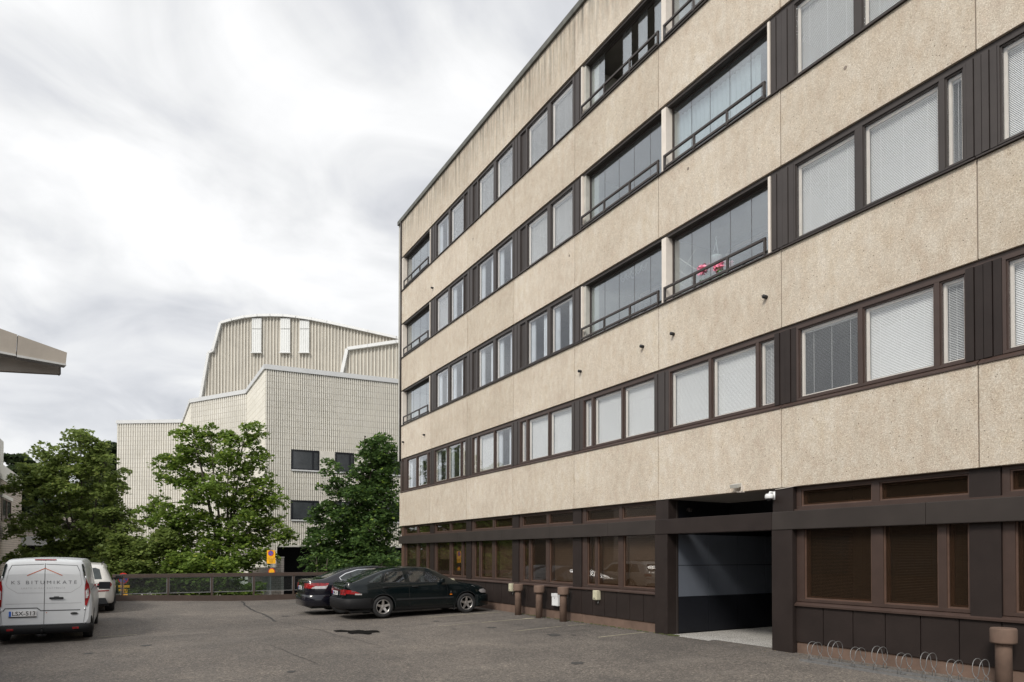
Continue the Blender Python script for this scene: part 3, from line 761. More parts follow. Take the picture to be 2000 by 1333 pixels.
# two columns at the passage
for a_, b_ in ((.93, 1.065), (1.908, 2.032)):
    mb = MB(); mb.box(D-.03, ky(a_), gz(D-.1, ky(a_))-.05 if a_ > 1 else .06, D+.30, ky(b_), 2.33); mb.box(D-.0, ky(a_)+.002, 2.62, D+.30, ky(b_)-.002, LV[0]+.028)
    part(mb, 'column', 'dark_clad', bevel=.008)
# beam in lengths
cuts = [-3, -2.2, -1.3, -.35, .22, 1.06, 2.02, 2.55, 3.35, 4.2, 5.2, 6.1, 7.0]
for a_, b_ in zip(cuts[:-1], cuts[1:]):
    mb = MB(); mb.box(D-.045, ky(a_)+.003, 2.315, D+.30, ky(b_)-.003 if b_ < 7 else ky(7)+.10, 2.64)
    part(mb, 'beam_cladding', 'beam_clad' if b_ != 2.02 else 'dark_clad', bevel=.01)
# passage: a dark panelled wall, its reveal, soffit, far end and floor
PW = 10.915
mb = MB(); mb.box(D+.26, PW, -.3, D+11.9, PW+.2, LV[0]+.02); part(mb, 'passage_wall', 'passage_dark')
xs_ = [D+.265+i*.96 for i in range(12)]
for i in range(10):
    for za, zb_, mt in ((.14, .92, 'passage_dark'), (.932, 1.618, 'passage_grey'), (1.632, 2.31, 'passage_grey')):
        mb = MB(); mb.box(xs_[i]+.006, PW-.02, za, xs_[i+1]-.006, PW-.002, zb_); part(mb, 'passage_panel', mt)
mb = MB(); mb.box(D+.235, PW-.03, .1, D+.262, PW-.003, 3.05); part(mb, 'passage_corner_bead', 'grey_steel')
mb = MB(); mb.box(D+.31, ky(.9), -.3, D+11.9, ky(1.06), LV[0]+.02); mb.box(D+11.5, ky(1), -.3, D+11.8, PW, LV[0]); part(mb, 'passage_side_wall', 'passage_dark')
mb = MB(); mb.box(D+1.9, ky(1.06)+.002, 2.45, D+11.5, PW-.03, 2.60); mb.box(D+1.9, ky(1.06)+.002, 2.6, D+1.95, PW-.03, 3.12); part(mb, 'passage_inner_ceiling', 'passage_dark')
mb = MB(); mb.box(D+.10, ky(1.06), 3.068, D+1.9, PW-.03, 3.10); part(mb, 'passage_soffit', 'soffit')
mb = MB(); mb.box(D-.0, ky(1.066), -.3, D+11.5, PW-.021, .112); structure(mb.build('passage_floor', 'slab'))
# moss along the foot of the wall
mb = MB()
for i in range(260):
    y = rnd.choice([rnd.uniform(10.6, 11.2), rnd.uniform(11.2, 17.5)]); x = D+.06-abs(rnd.gauss(0, .05)); z = gz(x, y)+.003; r_ = rnd.uniform(.01, .03)
    mb.add([(x+r_*math.cos(t)*1.0, y+r_*1.6*math.sin(t), z+.004) for t in (0, 1.2, 2.4, 3.6, 4.9)]+[(x, y, z+.02)], [(i_, (i_+1) % 5, 5) for i_ in range(5)])
tag(mb.build('moss', 'moss', fix=False), None, None, None, 'stuff')

# drain spouts, old anchor plates
for y, z in ((8.286, 6.658), (10.711, 6.664), (11.698, 6.657), (14.123, 6.66), (23.893, 12.261), (24.655, 6.625), (26.974, 6.676)):
    mb = MB(); mb.smooth = True; mb.lathe([(.036, -.09), (.036, .02), (.028, .02), (.028, -.085)], (D, y, z), 'X', 14); part(mb, 'drain_spout', 'black')
for y, z in ((6.693, 9.964), (10.273, 10.079), (14.662, 9.925), (20.441, 12.77)):
    mb = MB(); mb.lathe([(.001, -.006), (.032, -.004), (.034, .01)], (D, y, z), 'X', 12); part(mb, 'anchor_plate', 'joint')

# ------------------------------------------------------------------ things on the wall
def post(y, idx, lab):
    x = D-.20; zb_ = gz(x, y)-.03-(.14 if idx == 3 else 0)
    t = empty('concrete_post', (x, y, zb_), 0, lab, 'post', 'round brown posts with thick caps along the wall')
    m_ = MB(); m_.smooth = False; m_.lathe([(.097, 0), (.095, .72), (.092, .76)], (0, 0, 0), 'Z', 28)
    for i in range(len(m_.sm)-2): m_.sm[i] = True
    m_.build('shaft', 'plinth', t, local=True)
    m_ = MB(); m_.lathe([(.09, .745), (.148, .745), (.152, .765), (.152, .925), (.142, .945), (.0, .95)], (0, 0, 0), 'Z', 32)
    for i in range(32, 32*4): m_.sm[i] = True
    m_.build('cap', 'plinth', t, local=True)
post(onX(1012, 1150, D-.2).y, 0, 'brown round post farthest of three, right beside the cream socket box near the green car')
post(onX(1053, 1150, D-.2).y, 1, 'brown round post in the middle of three, just left of the white letterbox')
post(onX(1100, 1150, D-.2).y, 2, 'brown round post with thick cap overlapping the right edge of the white letterbox')
post(onX(1960, 1250, D-.2).y, 3, 'large brown round post with thick cap at the near end of the bicycle rack')
def heater_box(y, z, lab):
    t = empty('socket_box', (D+.06, y, z), 0, lab, 'socket box', 'cream car heater socket boxes on the wall')
    m_ = MB(); m_.box(-.13, -.085, -.12, 0, .085, .12); m_.build('housing', 'cream_plastic', t, local=True, bevel=.02)
    m_ = MB(); m_.box(-.137, -.07, -.105, -.128, .07, .105); m_.build('lid', 'cream_plastic', t, local=True, bevel=.004)
    m_ = MB(); m_.lathe([(.012, -.006), (.012, .0)], (-.138, .035, -.075), 'X', 10); m_.lathe([(.012, -.006), (.012, .0)], (-.138, -.01, -.075), 'X', 10); m_.build('keyhole', 'black', t, local=True)
    m_ = MB(); m_.smooth = True; m_.tube([(-.03, -.03, -.12), (-.035, -.035, -.16), (-.06, -.05, -.19), (-.07, -.06, -.20)], .012, 8); m_.build('cable_clip', 'galv', t, local=True)
heater_box(17.72, .85, 'cream socket box on the brown wall left of the three round posts')
heater_box(13.45, .84, 'cream socket box on the brown wall right of the letterbox, under the widest blinds')
heater_box(22.0, .865, 'cream socket box half hidden behind the bonnet of the dark green car')
t = empty('letterbox', (D+.06, 15.26, .62), 0, 'white metal letterbox between two brown round posts', 'letterbox')
m_ = MB(); m_.box(-.12, -.15, -.17, 0, .15, .17); m_.build('body', 'white_plastic', t, local=True, bevel=.006)
m_ = MB(); m_.box(-.135, -.152, .085, -.121, .152, .172); m_.build('flap', 'white_plastic', t, local=True, bevel=.003)
m_ = MB(); m_.box(-.127, -.135, -.155, -.1205, .135, .075); m_.build('door', 'white_plastic', t, local=True, bevel=.003)
m_ = MB(); m_.lathe([(.012, -.004), (.012, .0)], (-.1275, .0, .045), 'X', 10); m_.build('lock', 'black', t, local=True)

# dome camera, flood light, small wall lamp
p = Vector((D-.10, 8.16, 2.92))
t = empty('security_camera', p, 0, 'white dome security camera on the brown pillar right of the passage', 'camera')
m_ = MB(); m_.smooth = True; m_.lathe([(.001, .06), (.06, .055), (.078, .03), (.08, -.02), (.07, -.035)], (0, 0, 0), 'Z', 24); m_.build('housing', 'white_plastic', t, local=True)
m_ = MB(); m_.smooth = True; m_.lathe([(.062, -.034), (.055, -.06), (.03, -.078), (.001, -.083)], (0, 0, 0), 'Z', 20); m_.build('dome', 'lens', t, local=True)
m_ = MB(); m_.smooth = True; m_.tube([(0, .0, .055), (.02, 0, .085), (.10, 0, .085), (.12, 0, .03)], .02, 10); m_.box(.09, -.05, -.05, .10, .05, .10); m_.build('bracket', 'white_plastic', t, local=True)
m_ = MB(); m_.smooth = True; m_.tube([(D-.012, 8.1, 3.055), (D-.012, 7.95, 3.06), (D-.012, 7.4, 3.10)], .006, 6); o = m_.build('wall_cable', 'white_edge', t)
p = Vector((D-.10, 8.86, 3.16))
t = empty('flood_light', p, 0, 'small beige flood light fixed under the lowest concrete band above the passage', 'lamp')
m_ = MB(); m_.obox((-.02, .05, .03), (1, 0, .25), (0, 1, 0), (-.25, 0, 1), .06, .10, .035); m_.build('head', 'grey_trim', t, local=True, bevel=.008)
m_ = MB(); m_.box(.01, -.06, -.09, .035, -.035, .07); m_.box(.01, -.06, -.10, .09, .06, -.08); m_.box(.04, -.055, -.08, .10, -.0, .03); m_.build('bracket', 'white_edge', t, local=True)
p = Vector((D+.55, PW-.10, 2.86))
t = empty('wall_lamp', p, 0, 'small black spot lamp high on the dark passage wall above the beam', 'lamp')
m_ = MB(); m_.smooth = True; m_.lathe([(.03, -.03), (.05, -.02), (.05, .05), (.03, .06)], (0, 0, 0), 'X', 16); m_.build('head', 'grey_steel', t, local=True)
m_ = MB(); m_.box(-.01, .03, -.02, .02, .09, .02); m_.build('arm', 'grey_steel', t, local=True)

# ------------------------------------------------------------------ bicycle rack
zr = .118
rk = empty('bicycle_rack', (9.63, 5.9, zr), 0, 'galvanised bicycle rack with eight wire hoops low along the brown wall', 'bicycle rack')
m_ = MB(); RY0, RY1 = 4.25, 7.12
m_.box(9.60, RY0, zr-.02, 9.64, RY1, zr+.03)
m_.box(9.87, RY0, zr, 9.90, RY1, zr+.035)
for y in (RY0, 5.55, RY1-.04): m_.box(9.641, y, zr+.002, 9.869, y+.04, zr+.012)
m_.build('base_frame', 'galv', rk)
for i, px in enumerate((1590, 1625, 1664, 1701, 1741, 1784, 1830, 1876)):
    y = 6.93-.345*i*1.0 if False else [6.94, 6.58, 6.20, 5.86, 5.50, 5.16, 4.82, 4.50][i]
    hgt = .29 if i % 2 == 0 else .345
    for s_ in (0,):
        m_ = MB(); m_.smooth = True
        for yo in (-.045, .045):
            pts = []
            z_ = zr+.03
            # front leg: up, crossing inwards, then bowing out and arching back to the rear rail
            pts += [(9.62, y+yo*.5, z_), (9.62, y+yo*.5, z_+hgt*.24), (9.615, y-yo*.5, z_+hgt*.38)]
            for j in range(0, 13):
                a_ = math.pi*(j/12)
                pts.append((9.745-.135*math.cos(a_), y-yo*(.85+.2*math.sin(a_)), z_+hgt*(.55+.45*math.sin(a_)**.75)))
            pts += [(9.88, y-yo*.5, z_+hgt*.38), (9.88, y+yo*.5, z_+hgt*.24), (9.88, y+yo*.5, z_)]
            m_.tube(pts, .0052, 7)
        m_.build('hoop', 'galv', rk)

# ------------------------------------------------------------------ balcony things
bx = D+.33
pp = onX(1399, 506, bx); pt = onX(1402, 474, bx)
t = empty('hanging_flower_pot', (bx, pp.y, pp.z), 0, 'white hanging pot behind the middle balcony glass, above the pink flowers', 'flower pot')
m_ = MB(); m_.smooth = True; m_.lathe([(.001, -.10), (.06, -.10), (.105, .02), (.115, .055), (.105, .055), (.09, .03)], (0, 0, 0), 'Z', 18); m_.build('pot', 'white_plastic', t, local=True)
m_ = MB(); m_.smooth = True
for a_ in (0, 2.1, 4.2): m_.tube([(.09*math.cos(a_), .09*math.sin(a_), .05), (0, 0, .36)], .004, 5)
m_.tube([(0, 0, .36), (0, 0, .40), (0, .03, .44), (0, .0, .47), (0, -.03, .45)], .005, 6); m_.build('hanger', 'white_plastic', t, local=True)
bz = LV[3]-.02
for j, (px, lab) in enumerate(((1381, 'pink geranium on the balcony floor, left of the hanging white pot'), (1412, 'pink geranium on the balcony ledge, right under the hanging white pot'))):
    q = onX(px, 528+(-5 if j else 2), bx)
    t = empty('potted_geranium', (bx, q.y, bz), 0, lab, 'plant', 'pink geraniums behind the balcony glass')
    m_ = MB(); m_.smooth = True; m_.lathe([(.07, 0), (.10, .16), (.10, .18)], (0, 0, 0), 'Z', 16); m_.build('pot', 'white_edge', t, local=True)
    m_ = MB(); hh = q.z-bz
    for i in range(240):
        a_, r_, z_ = rnd.uniform(0, 6.28), .15*math.sqrt(rnd.random()), rnd.uniform(.16, max(.2, hh-.02)); s_ = .02
        c_ = Vector((r_*math.cos(a_), r_*math.sin(a_), z_)); n_ = Vector((rnd.gauss(0, 1), rnd.gauss(0, 1), 1)).normalized(); u_ = n_.orthogonal().normalized()*s_; w_ = n_.cross(u_)
        m_.add([c_-u_-w_, c_+u_-w_, c_+u_+w_, c_-u_+w_], [(0, 1, 2, 3)])
    m_.build('leaves', 'green', t, local=True, fix=False)
    m_ = MB()
    for i in range(420):
        a_, r_ = rnd.uniform(0, 6.28), .17*math.sqrt(rnd.random()); z_ = hh+rnd.gauss(0, .04); s_ = .026
        c_ = Vector((r_*math.cos(a_), r_*1.2*math.sin(a_), z_)); n_ = Vector((rnd.gauss(0, 1), rnd.gauss(0, 1), rnd.gauss(0, 1))).normalized(); u_ = n_.orthogonal().normalized()*s_; w_ = n_.cross(u_)
        m_.add([c_-u_-w_, c_+u_-w_, c_+u_+w_, c_-u_+w_], [(0, 1, 2, 3)])
    m_.build('petals', 'pink', t, local=True, fix=False)
q = onX(1342, 520, bx)
t = empty('balcony_trellis', (bx, q.y, LV[3]), 0, 'white folding lattice trellis leaning behind the balcony glass left of the flowers', 'trellis')
m_ = MB()
for s_ in (-1, 1):
    for o_ in (0, .28, .56):
        m_.tube([(0, -.25*s_, .06+o_), (0, .25*s_, .5+o_)], .012, 4)
m_.build('lattice', 'white_edge', t, local=True)
q = onX(1182, 598, D+1.3)
t = empty('picture_frame', (D+1.56, q.y+.1, q.z-.05), 0, 'white framed picture on the rear wall of the left middle balcony', 'picture')
m_ = MB(); m_.box(-.02, -.22, -.28, 0, .22, -.25); m_.box(-.02, -.22, .25, 0, .22, .28); m_.box(-.02, -.22, -.25, 0, -.19, .25); m_.box(-.02, .19, -.25, 0, .22, .25); m_.build('frame', 'white_plastic', t, local=True)
m_ = MB(); m_.box(-.012, -.188, -.248, -.002, .188, .248); m_.build('print', 'curtain', t, local=True)
q = onX(1240, 535, bx)
t = empty('string_garland', (bx, q.y, q.z), 0, 'white string garland looping behind the left middle balcony glass', 'garland')
m_ = MB(); m_.smooth = True
for i in range(5):
    a_ = -.45+i*.19
    m_.tube([(0, a_+j*.032, .12-.16*math.sin(math.pi*j/8)-.05*(i == 2)) for j in range(9)], .004, 5)
    m_.tube([(.01, a_+.05+j*.022, .13-.10*math.sin(math.pi*j/8)) for j in range(9)], .004, 5)
m_.build('string', 'white_plastic', t, local=True)

# ------------------------------------------------------------------ fence
FY = 29.0
fn = empty('deck_fence', (3, FY, 0), 0, 'low brown steel fence with glass panes along the edge of the parking deck', 'fence')
posts = [-10.6, -8.3, -6.0, -3.4, -1.12, -.41, 2.08, 4.5, 6.87, 9.2]
posts = [-13.1, -10.65, -8.2, -5.6, -3.0, onX(239, 1140, 0).x]
def onY(px, py, Y):
    v = fw*F + rt2*(px-1000) + up2*(CY-py)
    return Vector((0, 0, CAMZ)) + v*(Y/v.y)
posts = [-15, -12.4, -9.8, -7.2, -4.7]+[onY(px, 1145, FY).x for px in (158, 239, 328.5, 413.5, 495.5, 573, 645, 712)]+[D+.2]
m_ = MB(); m_.box(-15, FY-.05, .955, D+.3, FY+.06, 1.09); m_.build('top_rail', 'fence_brown', fn, bevel=.006)
cuts = posts
for a_, b_ in zip(cuts[:-1], cuts[1:]):
    m_ = MB(); za = gz(a_, FY); zb_ = gz(b_, FY)
    m_.add([(a_+.01, FY-.05, za-.02), (b_-.01, FY-.05, zb_-.02), (b_-.01, FY-.05, zb_+.22), (a_+.01, FY-.05, za+.22), (a_+.01, FY-.02, za-.02), (b_-.01, FY-.02, zb_-.02), (b_-.01, FY-.02, zb_+.22), (a_+.01, FY-.02, za+.22)],
           [(0, 1, 2, 3), (4, 7, 6, 5), (3, 2, 6, 7), (0, 4, 5, 1), (0, 3, 7, 4), (1, 5, 6, 2)])
    m_.build('kick_board', 'fence_brown', fn)
    m_ = MB(); za = .36; m_.box(a_+.06, FY-.0, za, b_-.06, FY+.008, .93); m_.build('glass_pane', 'fence_glass', fn)
    m_ = MB(); m_.box(a_+.035, FY-.012, za-.03, b_-.035, FY+.02, za-.001); m_.box(a_+.035, FY-.012, .931, b_-.035, FY+.02, .954); m_.box(a_+.035, FY-.012, za, a_+.059, FY+.02, .93); m_.box(b_-.059, FY-.012, za, b_-.035, FY+.02, .93)
    m_.build('pane_frame', 'galv', fn)
for x in posts:
    m_ = MB(); m_.box(x-.03, FY-.045, gz(x, FY)-.1, x+.03, FY+.05, .954); m_.build('post', 'fence_brown', fn)

# ------------------------------------------------------------------ the hall
def rod_wall(m_, p0, p1, z0, z1, step, w, depth, openings=(), ztopf=None):
    p0, p1 = Vector(p0), Vector(p1); t = (p1-p0); L = t.length; t.normalize(); n_ = Vector((t.y, -t.x))
    cnt = int(L/step)
    for i in range(cnt):
        s_ = (i+.5)*L/cnt
        zs_ = [(z0, ztopf(s_) if ztopf else z1)]
        for sa, sb, za, zb_ in openings:
            if sa-.02 < s_ < sb+.02:
                zs_ = [q_ for a_, b_ in zs_ for q_ in ((a_, min(b_, za)), (max(a_, zb_), b_)) if q_[1]-q_[0] > .02]
        c_ = p0+t*s_
        for a_, b_ in zs_:
            q = [c_-t*w/2, c_-t*w*.32+n_*depth, c_+t*w*.32+n_*depth, c_+t*w/2]
            m_.prism([(v.x, v.y, a_) for v in q], (0, 0, b_-a_))
HZ = 13.58
C0 = rd(-15.64, 42).xy; 
dirR = Vector((rd(.912, .409)).xy)
CR = C0+dirR*17
C1 = rd(-19.36, 48.4).xy; C2 = rd(-24.96, 51.5).xy; C3 = rd(-29.4, 59.3).xy; C4 = rd(-35.6, 59.8).xy
C5 = C4+Vector((0, 16)); CB = CR+Vector((0, 30))
hall = empty('concert_hall', (C0.x, C0.y, -3.2), 0, 'large pale hall of white ceramic rods with stepped walls and a tall curved stage tower', 'building')
def s_of(px):   # distance along the right wall for a pixel column
    a_ = (px-1000)/F; # r = a d ; r=-15.64+.912t, d=42+.409t
    return (a_*42+15.64)/(.912-a_*.409)
def z_of(px, py):
    d_ = 42+.409*s_of(px); return at(px, py, d_).z
win = [(s_of(568), s_of(622), z_of(568, 917), z_of(568, 878)), (s_of(653), s_of(690), z_of(568, 917), z_of(568, 878)), (s_of(735), s_of(790), z_of(568, 917), z_of(568, 878)),
       (s_of(568), s_of(622), z_of(568, 1015), z_of(568, 977)), (s_of(653), s_of(690), z_of(568, 1015), z_of(568, 977)), (s_of(735), s_of(790), z_of(568, 1015), z_of(568, 977))]
zlow = z_of(560, 1066); sdark = s_of(541)
m_ = MB(); rod_wall(m_, C0, CR, -3.2, HZ, .132, .098, .055, win+[(sdark, 12.0, -4, zlow)]); m_.build('rod_facade', 'tile', hall, fix=False)
m_ = MB(); rod_wall(m_, C1, C0, -3.2, HZ, .20, .185, .03); m_.build('side_facade', 'tile_side', hall, fix=False)
m_ = MB(); rod_wall(m_, C2, C1, -3.2, HZ, .22, .15, .05); m_.build('rod_facade', 'tile', hall, fix=False)
m_ = MB(); rod_wall(m_, C4, C3, -3.2, HZ, .22, .15, .05); m_.build('rod_facade', 'tile', hall, fix=False)
m_ = MB(); rod_wall(m_, C3, C2, -3.2, HZ, .20, .185, .03); m_.build('side_facade', 'tile_side', hall, fix=False)
# backing walls
m_ = MB()
ND = Vector((dirR.y, -dirR.x))
sd_ = C0+dirR*sdark; sf_ = C0+dirR*12.0
def wall(m_, a_, b_, z0, z1, th=.3):
    t = (b_-a_).normalized(); n_ = Vector((-t.y, t.x))*th
    m_.prism([(a_.x, a_.y, z0), (b_.x, b_.y, z0), (b_.x+n_.x, b_.y+n_.y, z0), (a_.x+n_.x, a_.y+n_.y, z0)], (0, 0, z1-z0))
wall(m_, C0, CR, zlow, HZ); wall(m_, C0, sd_, -3.2, zlow-.002); wall(m_, sf_, CR, -3.2, zlow-.002)
wall(m_, C1, C0, -3.2, HZ); wall(m_, C2, C1, -3.2, HZ); wall(m_, C3, C2, -3.2, HZ); wall(m_, C4, C3, -3.2, HZ); wall(m_, C5, C4, -3.2, HZ)
m_.build('wall_core', 'tile_back', hall)
# dark undercroft
m_ = MB(); off = Vector((-ND.x, -ND.y))*7
a_ = sd_+off*1.0; b_ = sf_+off*1.0
wall(m_, a_, b_, -3.2, zlow); wall(m_, sd_, a_, -3.2, zlow, .2); wall(m_, b_, sf_, -3.2, zlow, .2)
m_.prism([(v.x, v.y, zlow-.05) for v in (sd_-ND*.05, sf_-ND*.05, b_, a_)], (0, 0, .04)); m_.build('undercroft', 'passage_dark', hall)
m_ = MB(); e_ = sd_+ND*.1; f_ = sf_+ND*.1; wall(m_, e_, f_, zlow-.09, zlow+.02, .2); m_.build('lintel', 'grey_trim', hall)
for wi, (sa, sb, za, zb_) in enumerate(win):
    a_ = C0+dirR*sa; b_ = C0+dirR*sb
    f_ = MB(); wall(f_, a_+ND*.07, b_+ND*.07, za, za+.07, .1); wall(f_, a_+ND*.07, b_+ND*.07, zb_-.07, zb_, .1)
    wall(f_, a_+ND*.07, a_+ND*.07+dirR*.07, za+.07, zb_-.07, .1); wall(f_, b_+ND*.07-dirR*.07, b_+ND*.07, za+.07, zb_-.07, .1)
    mm = a_.lerp(b_, .74); wall(f_, mm+ND*.065, mm+ND*.065+dirR*.09, za+.07, zb_-.07, .09)
    w_ = f_.build('hall_window', 'passage_dark', hall)
    g_ = MB(); wall(g_, a_+ND*.02+dirR*.07, b_+ND*.02-dirR*.07, za+.07, zb_-.07, .02); g_.build('pane', 'hall_glass', w_)
    g_ = MB(); wall(g_, a_+ND*.13, b_+ND*.13, za-.10, za-.01, .12); g_.build('sill', 'cap_white', w_)
for za, zb_ in ((win[0][2], win[0][3]), (win[3][2], win[3][3])):
    for sa, sb in ((s_of(622), s_of(653)), (s_of(690), s_of(735))):
        m_ = MB(); wall(m_, C0+dirR*(sa+.03)+ND*.075, C0+dirR*(sb-.03)+ND*.075, za, zb_, .05); m_.build('pale_infill_panel', 'fin', hall)
# white roof edge
m_ = MB()
for a_, b_ in ((C0, CR), (C1, C0), (C2, C1), (C3, C2), (C4, C3)):
    t = (b_-a_).normalized(); n_ = Vector((t.y, -t.x)); wall(m_, a_+n_*.12-t*.05, b_+n_*.12+t*.05, HZ, HZ+.30, .5)
m_.build('roof_edge', 'cap_white', hall)
m_ = MB(); m_.prism([(v.x, v.y, HZ-.2) for v in (C0, CR, CB, C5, C4, C3, C2, C1)], (0, 0, .2)); m_.build('flat_roof', 'grey_trim', hall)
# stage tower: a prism with curved roof line
TD = 60.0
tp = [(392, 800), (411, 692), (419, 688), (434, 634), (455, 628), (480, 622.5), (505, 620), (530, 619.5), (555, 620), (580, 622.5), (610, 627), (640, 633), (680, 641.5), (720, 650.5), (775, 663), (860, 683), (860, 800)]
T3 = [at(x, y, TD) for x, y in tp]
back = Vector((math.sin(YAW), math.cos(YAW), 0))
rgt = Vector((math.cos(YAW), -math.sin(YAW), 0))
m_ = MB(); m_.prism(T3, back*14); m_.build('tower_core', 'tower_back', hall)
def top_at(poly, x):
    best = None
    for (xa, ya), (xb, yb) in zip(poly[:-1], poly[1:]):
        if xa <= x <= xb and xb > xa:
            y = ya+(yb-ya)*(x-xa)/(xb-xa); best = y if best is None else min(best, y)
    return best
m_ = MB(); m2 = MB(); x = 396.0; i = 0
while x < 860:
    y = top_at(tp, x)
    if y is not None:
        w_ = at(x+3.05, 700, TD)-at(x-3.05, 700, TD)
        a_ = at(x, 800, TD); b_ = at(x, y+1.5, TD)
        if x < 434 and y is not None: pass
        m2.obox((a_+b_)/2-back*.04, rgt, back, (0, 0, 1), .040, .045, (b_.z-a_.z)/2)
        y2 = max(y, top_at(tp, min(x+3.2, 859)) or y)
        m_.obox(((a_+b_)/2)+rgt*.145-back*.02, rgt, back, (0, 0, 1), .085, .05, (at(x, y2+2, TD).z-a_.z)/2) if False else None
    x += 6.3; i += 1
m2.build('white_fin', 'fin', hall)
for o_ in (): pass
def trim(poly, dist, name, th=.30, dep=.5):
    m_ = MB()
    for (xa, ya), (xb, yb) in zip(poly[:-1], poly[1:]):
        a_, b_ = at(xa, ya, dist), at(xb, yb, dist); t = (b_-a_).normalized(); n_ = t.cross(back).normalized()
        if n_.z < 0: n_ = -n_
        c_ = (a_+b_)/2-back*(dep/2-.15)+n_*th*.3
        m_.obox(c_, t, back, n_, (b_-a_).length/2+.03, dep/2, th/2)
    m_.build(name, 'cap_white', hall)
trim(tp[:-1], TD, 'tower_roof_edge', .22)
for xa, xb in ((493.5, 512), (549, 568), (586.5, 605)):
    m_ = MB(); a_ = at(xa, 690, TD)-back*.17; b_ = at(xb, 645, TD)-back*.17
    m_.obox((a_+b_)/2, rgt, back, (0, 0, 1), (b_-a_).dot(rgt)/2, .04, abs(b_.z-a_.z)/2)
    for i in range(4): m_.obox((a_+b_)/2-back*.05+rgt*((i-1.5)*.2), rgt, back, (0, 0, 1), .012, .015, abs(b_.z-a_.z)/2)
    w_ = m_.build('tower_window', 'tower_window', hall)
    m_ = MB(); yt = top_at(tp, (xa+xb)/2)+3; a_ = at(xa, 643.5, TD)-back*.15; b_ = at(xb, yt, TD)-back*.15
    m_.obox((a_+b_)/2, rgt, back, (0, 0, 1), (b_-a_).dot(rgt)/2, .03, abs(b_.z-a_.z)/2)
    for i in range(4): m_.obox((a_+b_)/2-back*.04+rgt*((i-1.5)*.2), rgt, back, (0, 0, 1), .012, .015, abs(b_.z-a_.z)/2)
    m_.build('upper_panel', 'tower_window', w_)
    m_ = MB(); a_ = at(xa-1.5, 690, TD)-back*.25; b_ = at(xb+1.5, 692, TD)-back*.25; m_.obox((a_+b_)/2, rgt, back, (0, 0, 1), (b_-a_).dot(rgt)/2, .12, .04); m_.build('ledge', 'cap_white', w_)
# lower side block of the tower
sp = [(668, 800), (671, 730), (681, 685), (720, 679.5), (775, 671.5), (860, 660), (860, 800)]
S3 = [at(x, y, 56) for x, y in sp]
m_ = MB(); m_.prism(S3, back*3.5); m_.build('tower_side_block', 'tower_back', hall)
m2 = MB(); x = 676.0
while x < 860:
    y = top_at(sp, x); a_ = at(x, 800, 56); b_ = at(x, y+1.5, 56)
    m2.obox((a_+b_)/2-back*.04, rgt, back, (0, 0, 1), .038, .045, (b_.z-a_.z)/2); x += 7.0
m2.build('white_fin', 'fin', hall)
trim(sp[:-1], 56, 'side_block_roof_edge', .26)
# brick pillar and round column under the hall, seen over and through the fence
q = at(544, 1100, 38)
bp = empty('brick_pier', (q.x, q.y, -3.2), YAW*-1, 'pale brick pier and wall behind the fence below the dark opening', 'wall')
zt = at(544, 1090, 38).z
m_ = MB(); m_.box(-.14, 0, 0, .14, .5, zt+3.2); m_.box(-1.75, .02, 0, -.141, .35, zt+3.2-.55); m_.build('brickwork', 'brick', bp, local=True)
m_ = MB(); m_.box(-.16, -.02, zt+3.2, .16, .52, zt+3.26); m_.build('coping', 'grey_trim', bp, local=True)
q = at(522, 1130, 37)
rc = empty('round_column', (q.x, q.y, -3.2), 0, 'pale round concrete column seen through the fence glass', 'column')
m_ = MB(); m_.lathe([(.2, 0), (.2, at(522, 1120, 37).z+3.2)], (0, 0, 0), 'Z', 24)
m_.build('shaft', 'grey_trim', rc, local=True)

# ------------------------------------------------------------------ pale brick building on the left
LX = -5.7
lb = empty('brick_building', (LX, 45, -3.2), 0, 'pale brick building at the left edge with brown window and wide garage canopy', 'building')
m_ = MB(); zt = onX(42, 955, LX).z; ye = onX(42, 1000, LX).y
m_.box(LX-9, 33, -3.2, LX, ye, 5.75); m_.build('brick_wall', 'brick', lb)
m_ = MB(); m_.box(LX-9, 33, 5.76, LX+.05, ye+.1, 6.05); m_.box(LX-9, 33, 6.05, LX-.0, ye+.0, 6.6); m_.build('parapet', 'cap_white', lb)
m_ = MB(); m_.box(LX-6, 33, 6.6, LX-.02, onX(8, 880, LX).y, 7.85); m_.build('penthouse', 'cap_white', lb)
wy0, wy1 = onX(3, 968, LX).y, onX(21, 968, LX).y
m_ = MB(); m_.box(LX-.01, wy0, 3.6, LX+.04, wy1, 3.68); m_.box(LX-.01, wy0, 4.75, LX+.04, wy1, 4.82)
for f_ in (0, .48, .96): m_.box(LX-.01, wy0+(wy1-wy0)*f_, 3.68, LX+.04, wy0+(wy1-wy0)*(f_+.04), 4.75)
wf = m_.build('window', 'brown_wood', lb)
m_ = MB(); m_.box(LX-.2, wy0+.1, 3.68, LX+.01, wy1-.1, 4.75); m_.build('pane', 'hall_glass', wf)
m_ = MB(); m_.box(LX-.01, wy0-.3, 4.83, LX+.08, wy1+.3, 5.02); m_.build('lintel', 'cap_white', lb)
